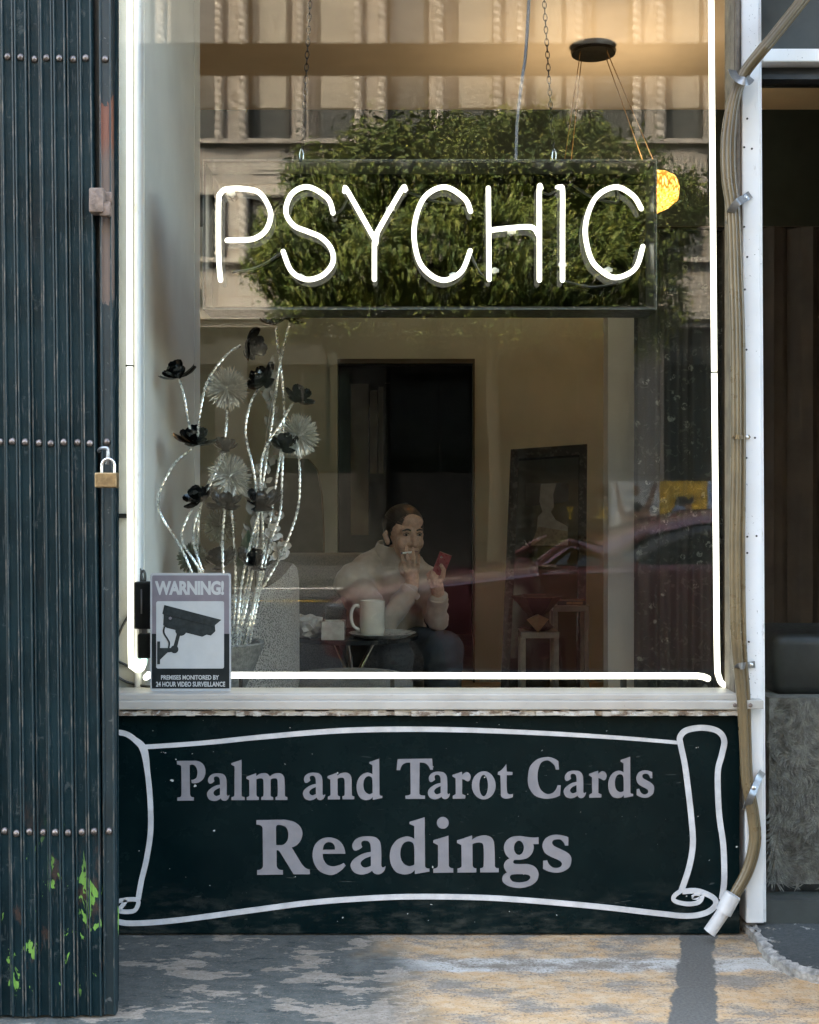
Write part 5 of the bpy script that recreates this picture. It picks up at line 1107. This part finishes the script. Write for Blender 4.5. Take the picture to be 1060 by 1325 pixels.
m = MB(); m.lathe([(.090, -.04), (.086, .0), (.078, .030), (.074, .042), (.066, .043), (.068, -.04), (.090, -.04)], S(508.5, 716, 5.275), 28, Vector((.14, -.22, 1)).normalized()); m.build('collar', 'fleece_beige', fle, True)
m = MB(); m.cap([hipR, hipR.lerp(knR, .5), knR, fR+Vector((0, .06, .12))], [.125, .105, .078, .062], 14); m.cap([hipL, hipL.lerp(knL, .5), knL, fL+Vector((0, .06, .12))], [.13, .112, .088, .066], 14); m.cap([hipR, hipL], [.14, .14], 14)
remesh(m, .009, 5).build('trousers', 'trousers_navy', pr, 180)
for f_ in (fR, fL): m = MB(); m.cap([f_+Vector((0, .06, -.0)), f_+Vector((0, -.13, -.008))], [.05, .042], 12); m.v = [Vector((v.x, v.y, max(v.z, FZ+.001))) for v in m.v]; m.build('shoe', 'book_black', pr, True)
ph = thing('mobile_phone', S(571, 742, 5.06), 'red mobile phone held up in the woman\'s hand', 'phone')
pa, pb = S(566.5, 743, 5.055), S(577, 716, 5.03); ax = (pb-pa).normalized(); u = Vector((ax.z, 0, -ax.x)).normalized(); nn = ax.cross(u)
def slab(c0, c1, hw, th, nm, mt, o=0): m = MB(); m.add([c0-u*hw+nn*o, c0+u*hw+nn*o, c1+u*hw+nn*o, c1-u*hw+nn*o, c0-u*hw+nn*(o+th), c0+u*hw+nn*(o+th), c1+u*hw+nn*(o+th), c1-u*hw+nn*(o+th)], [(0,1,2,3),(4,5,6,7),(0,1,5,4),(1,2,6,5),(2,3,7,6),(3,0,4,7)]); return m.build(nm, mt, ph)
slab(pa, pb, .026, .009, 'phone_case', 'phone_red', -.004); slab(pa+ax*.004, pb-ax*.004, .023, .0012, 'screen', 'phone_screen', .0052)
MB().lathe([(.005, 0), (.005, .001), (0, .001)], pb-ax*.018-u*.012-nn*.0042, 10, -nn).build('camera_lens', 'steel_bright', ph)
cg = thing('cigarette', S(526, 715, 4.995), 'lit white cigarette between the woman\'s fingers at her mouth', 'cigarette')
MB().tube([S(520.5, 715.2, 4.992), S(533.5, 714.0, 5.02)], .0042, 8).build('paper', 'cigarette', cg, True); MB().tube([S(519.6, 715.3, 4.99), S(520.5, 715.2, 4.992)], .0043, 8).build('ash_tip', 'vinyl_grey', cg, True)

# ================================================================== ACROSS THE STREET (seen mirrored in the glass)
FB = 24.0; k21 = FB/FPX; FY = -(FB-3)
ob = thing('terracotta_building', (0, FY, -.04), 'ornate terracotta fronted building with twisted columns mirrored in the shop window', 'building')
bx_ = lambda x0, x1, z0, z1, yf, yb: ((x0, FY+yf, z0), (x1, FY+yb, z1))
zs = lambda py: RF(0, py, FB).z; xs2 = lambda px: RF(px, 0, FB).x
bay = 180*k21; bx0 = xs2(300)                      # centre of one solid pier
NB0, NB1 = -5, 6
rowsW = [(zs(183), zs(42)), (zs(335), zs(247))]    # window rows: sill, head
floors = [(zs(183), zs(60)-0)]
zr = [zs(395), zs(336), zs(247), zs(236), zs(183), zs(62), zs(20), zs(-90), zs(-130), zs(-250), zs(-330)]
m = MB(); XL, XR = bx0+bay*NB0-2.0, bx0+bay*NB1+2.0
m.box((XL, FY-8, -.05), (XR, FY-.35, zs(-330))); m.build('rear_wall', 'facade_stone', ob)
wrows = [(zs(336), zs(250)), (zs(183), zs(-90)), (zs(-130), zs(-250))]
solid = [(zs(400), zs(336)), (zs(250), zs(183)), (zs(-90), zs(-130)), (zs(-250), zs(-330))]
for z0, z1 in solid: MB().box((XL, FY-.349, z0), (XR, FY-.05, z1)).build('spandrel', 'facade_stone', ob)
for z0 in (zs(183), zs(336), zs(-130)): MB().box((XL, FY-.049, z0-.05), (XR, FY+.10, z0+.04)).build('sill_course', 'facade_trim', ob)
MB().box((XL, FY-.049, zs(415)), (XR, FY+.25, zs(400))).build('cornice', 'facade_trim', ob); MB().box((XL, FY-.049, zs(424)), (XR, FY+.15, zs(415)-.002)).build('cornice', 'facade_trim', ob)
MB().box((XL, FY-.049, zs(-345)), (XR, FY+.5, zs(-322))).build('cornice', 'facade_trim', ob)
def rope(z0, z1, r=.095):
    n = int((z1-z0)/.022); prof = [(r, z0+(z1-z0)*i/n) for i in range(n+1)]; m = MB(); m.lathe(prof, (0, 0, 0), 16, None, lambda a, i: 1+.16*math.cos(2*a - prof[i][1]*40)); return m
ropes = {}
for i in range(NB0, NB1+1):
    xc = bx0 + bay*i
    for r_i, (z0, z1) in enumerate(wrows):
        MB().box((xc-.215, FY-.349, z0), (xc+.215, FY-.04, z1)).build('pier', 'facade_stone', ob)
        if i < NB1:
            for s_ in (0, 1):
                wx0 = xc+.33 + s_*(bay/2-.01); wx1 = wx0 + .765
                wo = MB().box((wx0, FY-.30, z0), (wx1, FY-.26, z1)).build('window', 'bronze_frame', ob)
                zm = z0 + .72
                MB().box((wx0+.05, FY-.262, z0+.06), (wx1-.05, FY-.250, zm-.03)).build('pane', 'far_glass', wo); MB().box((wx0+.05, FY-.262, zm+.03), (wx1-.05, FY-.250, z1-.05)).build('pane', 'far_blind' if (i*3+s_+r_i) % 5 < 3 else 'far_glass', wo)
                if r_i != 0 or True:
                    MB().box((wx0+.04, FY-.049, z0-.62), (wx1-.04, FY-.028, z0-.10)).build('spandrel_panel', 'facade_trim', wo) if r_i > 0 else None
                    if r_i > 0: MB().box((wx0+.13, FY-.027, z0-.55), (wx1-.13, FY-.012, z0-.17)).build('panel_field', 'facade_stone', wo)
        for xo in (-.235, .235) + ((bay/2,) if i < NB1 else ()):
            key = r_i
            if key not in ropes:
                mm = rope(z0, z1); o = mm.build('twisted_column', 'facade_trim', ob, True); ropes[key] = o; o.location = o.location + Vector((xc+xo, FY+.03, 0)) ; base_ = o
            else:
                o = ropes[key].copy(); C.objects.link(o); o.location = ropes[key].location + Vector((xc+xo-ropes[key].location.x, 0, 0))
                o.location.x = xc+xo-ob.location.x
# fix first columns' location (meshes are relative to the building's base)
# ground floor: one stone pilaster; the rest near-black, shade put into the colour
for i in range(NB0*1, NB1+1, 1):
    xc = bx0 + bay*i
    MB().box((xc-.30, FY-.349, -.05), (xc+.30, FY-.02, zs(424)-.002)).build('pilaster', 'facade_stone' if i in (3,) else 'facade_shaded', ob)
    if i < NB1:
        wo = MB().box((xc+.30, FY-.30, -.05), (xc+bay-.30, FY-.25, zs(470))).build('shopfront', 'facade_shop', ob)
        MB().box((xc+.301, FY-.349, zs(470)), (xc+bay-.301, FY-.10, zs(424)-.002)).build('fascia', 'facade_shaded', ob)
        MB().box((xc+.38, FY-.249, zs(610)), (xc+bay*.5-.03, FY-.235, zs(480))).build('pane', 'car_glass', wo); MB().box((xc+bay*.5+.03, FY-.249, zs(610)), (xc+bay-.38, FY-.235, zs(480))).build('pane', 'car_glass', wo)
aw = thing('added_awning', (xs2(600), FY+.8, 2.6), 'long dark awning added to shade the opposite shopfronts', 'awning')
m = MB(); y0, y1 = FY+.0, FY+1.7; za, zb2 = zs(432), zs(452); x0, x1 = xs2(425), xs2(815)  # awning added to throw shade on the ground floor
m.add([(x0,y0,za),(x1,y0,za),(x1,y1,zb2),(x0,y1,zb2),(x0,y0,za-.03),(x1,y0,za-.03),(x1,y1,zb2-.03),(x0,y1,zb2-.03)], [(0,1,2,3),(7,6,5,4),(0,4,5,1),(1,5,6,2),(2,6,7,3),(3,7,4,0)]); m.build('canopy', 'added_awning_cloth', aw)
MB().box((x0, y1, zb2-.28), (x1, y1+.02, zb2)).build('valance', 'added_awning_cloth', aw)
for x_ in (x0+.05, x1-.05): MB().tube([(x_, y0, zb2-.9), (x_, y1-.05, zb2-.03)], .02, 6).build('arm', 'bronze_frame', aw)
# poster hoarding with people and a yellow panel
hd = thing('poster_hoarding', (xs2(860), FY+.02, -.04), 'white, yellow and blue poster hoarding along the opposite shopfront', 'poster')
def poster(px0, px1, py0, py1, mt, yo=0, nm='poster_panel', par=hd): return MB().box((xs2(px0), FY+.03, zs(py1)), (xs2(px1), FY+.07+yo, zs(py0))).build(nm, mt, par)
poster(790, 852.5, 622, 690, 'poster_white'); poster(853, 914.5, 622, 690, 'poster_yellow'); poster(915, 975, 622, 690, 'poster_blue'); poster(786, 790, 618, 694, 'bronze_frame'); poster(975.2, 980, 618, 694, 'bronze_frame')
def fig(pts, mt, lay): 
    q = [(xs2(p[0]), zs(p[1])) for p in pts]; return MB().prism(q, FY+.0702+lay*.004, FY+.0702+lay*.004+.003).build('poster_figure', mt, hd)
fig([(793,624),(798,623),(806,655),(812,672),(804,680)], 'poster_skin', 0); fig([(846,623),(851,625),(842,650),(836,672),(830,664)], 'poster_skin', 0)
fig(circ(822, 634, 6), 'poster_skin', 0); fig([(806,690),(812,662),(826,650),(840,662),(846,690)], 'poster_skin', 1); fig(circ(824, 655, 6), 'poster_black', 2)
fig([(867,664),(874,652),(888,648),(894,662)], 'poster_blue', 0); fig([(872,652),(874,643),(884,641),(890,646),(897,641),(896,650),(886,656)], 'poster_black', 1); fig(circ(889, 655, 4.5), 'poster_skin', 2)
for px in (800, 860, 920, 970): MB().box((xs2(px)-.05, FY+.0, -.04), (xs2(px)+.05, FY+.029, zs(620))).build('support', 'bronze_frame', hd)
# yellow fascia letters on a dark board (they read backwards in the glass)
lbd = thing('shop_fascia', (xs2(765), FY+.02, zs(690)), 'dark shop fascia with yellow letters across the street', 'sign')
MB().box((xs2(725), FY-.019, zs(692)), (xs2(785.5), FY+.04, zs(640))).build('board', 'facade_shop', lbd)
def real_text(body, px0, px1, py0, py1):
    cu = bpy.data.curves.new('t', 'FONT'); cu.body = body; cu.offset = .05; me = curve_mesh(cu); xs_ = [v.co.x for v in me.vertices]; ys_ = [v.co.y for v in me.vertices]; a, b_, c, d = min(xs_), max(xs_), min(ys_), max(ys_); m = MB()
    for v in me.vertices: m.v.append(Vector((xs2(px1)+(v.co.x-a)/(b_-a)*(xs2(px0)-xs2(px1)), FY+.046, zs(py1)+(v.co.y-c)/(d-c)*(zs(py0)-zs(py1)))))
    m.f = [tuple(p.vertices) for p in me.polygons]; bpy.data.meshes.remove(me); return m.build('letter', 'letter_yellow', lbd)
real_text('Y', 732, 743, 655, 671); real_text('L', 771.5, 777, 655, 671); real_text('O', 779, 792, 655, 671)

# street tree
TY = -18.3; DT = 3-TY
tt = thing('street_tree', (RF(640, 0, DT).x, TY, -.04), 'dense clipped green street tree mirrored in the shop window', 'tree')
kx = DT/FPX; cxT = RF(615, 0, DT).x
m = MB(); trunk = [Vector((tt.location.x, TY, -.06)), Vector((tt.location.x+.03, TY, 1.6)), Vector((tt.location.x-.05, TY+.05, 3.4)), Vector((tt.location.x+.02, TY, 4.9))]
m.tube(trunk, [.15, .12, .11, .09], 12, True, 5)
rnd = random.Random(12)
for k in range(9):
    a = k*2*math.pi/9; e = Vector((cxT + 2.0*math.cos(a)*rnd.uniform(.7, 1.1), TY+1.0*math.sin(a), rnd.uniform(5.4, 7.0))); s0 = trunk[2].lerp(trunk[3], rnd.uniform(.6, 1)); m.tube([s0, s0.lerp(e, .5)+Vector((0, 0, .25)), e], [.07, .045, .015], 7, True, 4)
m.build('trunk', 'bark', tt, True)
lobes = []
for px, py, rp in ((390,330,58),(430,260,62),(480,225,58),(540,225,62),(600,225,62),(660,220,62),(700,205,52),(740,225,58),(800,240,55),(845,265,52),(870,275,38),(420,360,52),(480,330,70),(560,330,75),(640,330,75),(720,330,72),(790,330,62),(838,310,50),(372,320,42),(345,350,25),(410,230,32),(520,195,34),(575,190,32),(640,190,36),(690,182,32),(760,190,30),(405,385,30),(450,400,34),(492,388,40),(540,408,36),(590,395,44),(640,418,30),(668,398,42),(722,392,44),(770,408,30),(805,385,34),(848,372,36),(862,410,18),(375,405,20)):
    p = RF(px, py, DT); lobes.append((p, rp*kx))
m = MB(); leaves = []
def add_leaf(p, nrm, L):
    t = nrm.orthogonal().normalized(); t = Quaternion(nrm, rnd.uniform(0, 6.283)) @ t; s_ = nrm.cross(t); w_ = L*.42
    m.add([p - t*L*.5, p + s_*w_*.5 + nrm*L*.06, p + t*L*.5, p - s_*w_*.5 + nrm*L*.06], [(0, 1, 2), (0, 2, 3)])
for (c, r) in lobes:
    n_cl = int(130*(r/.82)**2)
    for q in range(n_cl):
        d = Vector((rnd.gauss(0,1), rnd.gauss(0,1), rnd.gauss(0,1))).normalized(); 
        cc_ = c + Vector((d.x*r, d.y*max(r*1.6, .7), d.z*r))*rnd.uniform(.72, 1.02)
        for j in range(26):
            p = cc_ + Vector((rnd.gauss(0,1), rnd.gauss(0,1), rnd.gauss(0,1)))*.14; add_leaf(p, (d*.8+Vector((rnd.gauss(0,.6), rnd.gauss(0,.6), rnd.gauss(0,.6)+.4))).normalized(), rnd.uniform(.09, .16))
for px, py in ((380,415),(395,425),(372,432),(405,410),(835,440),(845,430),(830,455),(855,410),(848,445),(560,410),(470,410),(500,420)):     # drooping sprays
    for j in range(50):
        p = RF(px+rnd.gauss(0, 9), py+rnd.gauss(0, 9), DT+rnd.gauss(0, .2)); add_leaf(p, Vector((rnd.gauss(0,.6), 1, rnd.gauss(0,.6))).normalized(), rnd.uniform(.07, .12))
m.build('crown', 'foliage', tt)

# ================================================================== PARKED CAR (nose to the left as seen in the glass)
CD = 7.35; cy0 = -(CD-3); kc = CD/FPX
car = thing('parked_car', (RF(760, 0, CD).x, cy0-.85, GZ), 'dark red low coupe parked at the kerb mirrored in the window', 'car')
cx = lambda px: RF(px, 0, CD).x; cz = lambda py: RF(0, py, CD).z
prof_low = [(cx(425), .16), (cx(428), .30), (cx(440), .42)]
# lower body: loft of sections along x
secs = []   # (x, z_bottom, z_shoulder, z_top(deck), half width)
bx_s = [(cx(408), .12, .26, .34, .55), (cx(418), .05, .30, .44, .70), (cx(450), .02, .36, .53, .80), (cx(540), .0, .42, .60, .86), (cx(640), -.02, .46, .66, .87), (cx(712), -.02, .50, .70, .88), (cx(800), -.02, .53, .71, .88), (cx(960), -.02, .55, .72, .88), (cx(1120), -.02, .57, .74, .88), (cx(1220), .0, .58, .78, .86), (cx(1330), .05, .56, .78, .80), (cx(1352), .12, .50, .70, .68)]
yc = cy0-.88; m = MB(); vv = []; n = 12
for (x_, zb0, zs0, zt0, hw) in bx_s:
    ring = [(-1.0, zb0+.10), (-1.0, zs0-.08), (-.985, zs0), (-.93, zs0+(zt0-zs0)*.75), (-.80, zt0), (-.3, zt0+.025), (.3, zt0+.025), (.80, zt0), (.93, zs0+(zt0-zs0)*.75), (.985, zs0), (1.0, zs0-.08), (1.0, zb0+.10)]
    vv += [(x_, yc+r_[0]*hw, r_[1]) for r_ in ring]
ff = [(i*n+k, i*n+(k+1) % n, (i+1)*n+(k+1) % n, (i+1)*n+k) for i in range(len(bx_s)-1) for k in range(n)] + [tuple(range(n)), tuple((len(bx_s)-1)*n+k for k in range(n-1, -1, -1))]
m.add(vv, ff).build('body', 'car_paint', car, 35)
# cabin: glass house and painted roof shell
cab_s = [(cx(700), .70, .72, .76, .60), (cx(745), .68, .87, .74, .58), (cx(790), .68, cz(708), .74, .57), (cx(850), .68, cz(680), .74, .57), (cx(920), .68, cz(664), .74, .57), (cx(1010), .68, cz(660), .74, .57), (cx(1090), .68, cz(668), .74, .56), (cx(1170), .68, cz(700), .73, .54), (cx(1240), .70, .80, .72, .56)]
def cabin(o, top, nm, mt):
    m = MB(); vv = []
    for (x_, z0, z1, hw, ht) in cab_s:
        vv += [(x_, yc-hw-o*.2, z0), (x_, yc-ht-.05-o, z1-.06), (x_, yc-ht+.03, z1-.015+o), (x_, yc, z1+.012+o), (x_, yc+ht-.03, z1-.015+o), (x_, yc+ht+.05+o, z1-.06), (x_, yc+hw+o*.2, z0)]
    nn_ = 7; rng = range(6) if not top else range(1, 5)
    ff = [(i*nn_+k, i*nn_+k+1, (i+1)*nn_+k+1, (i+1)*nn_+k) for i in range(len(cab_s)-1) for k in rng if not top or 2 <= i <= 6 or k in (1, 4)]
    return m.add(vv, ff).build(nm, mt, car, 50)
cabin(0, False, 'windows', 'car_glass'); rf_ = cabin(.010, True, 'roof', 'car_paint')
for s_ in (-1, 1):
    for pts in ([(cx(700), yc+s_*.77, .72), (cx(745), yc+s_*.655, .84), (cx(790), yc+s_*.635, cz(708)-.055), (cx(850), yc+s_*.63, cz(680)-.05)], [(cx(960), yc+s_*.745, .70), (cx(965), yc+s_*.635, cz(662)-.05)], [(cx(1250), yc+s_*.75, .76), (cx(1170), yc+s_*.62, cz(700)-.05), (cx(1090), yc+s_*.635, cz(668)-.05)]):
        MB().tube(pts, .022, 8, True, 5).build('pillar', 'car_paint', car, True)
    mo = MB().rbox((cx(774), yc+s_*.86, .70), (cx(802), yc+s_*1.02, .80), .025, 3).build('mirror', 'car_paint', car, True); MB().tube([(cx(790), yc+s_*.80, .70), (cx(788), yc+s_*.90, .73)], .015, 6).build('mirror_arm', 'black_plastic', mo)
    hl = MB().rbox((cx(418), yc+s_*.48, .36), (cx(452), yc+s_*.74, .46), .02, 3).build('headlight', 'lamp_lens', car, True)
    tl = MB().rbox((cx(1330), yc+s_*.42, .50), (cx(1355), yc+s_*.70, .62), .02, 3).build('tail_light', 'phone_red', car, True)
    for xw in (cx(510), cx(1130)):
        w_o = MB().lathe([(.18, -.09), (.29, -.10), (.315, -.06), (.315, .06), (.29, .10), (.18, .09), (.18, -.09)], (xw, yc+s_*.80, GZ+.315), 28, (0, 1, 0)).build('wheel', 'tyre', car, True); MB().lathe([(.02, -.085), (.18, -.08), (.185, .08), (.02, .085), (.02, -.085)], (xw, yc+s_*.80, GZ+.315), 20, (0, 1, 0)).build('rim', 'rim_alloy', w_o, True)
    MB().rbox((cx(905), yc+s_*.875-.012, .60), (cx(935), yc+s_*.875+.012, .625), .006).build('door_handle', 'car_paint', car)
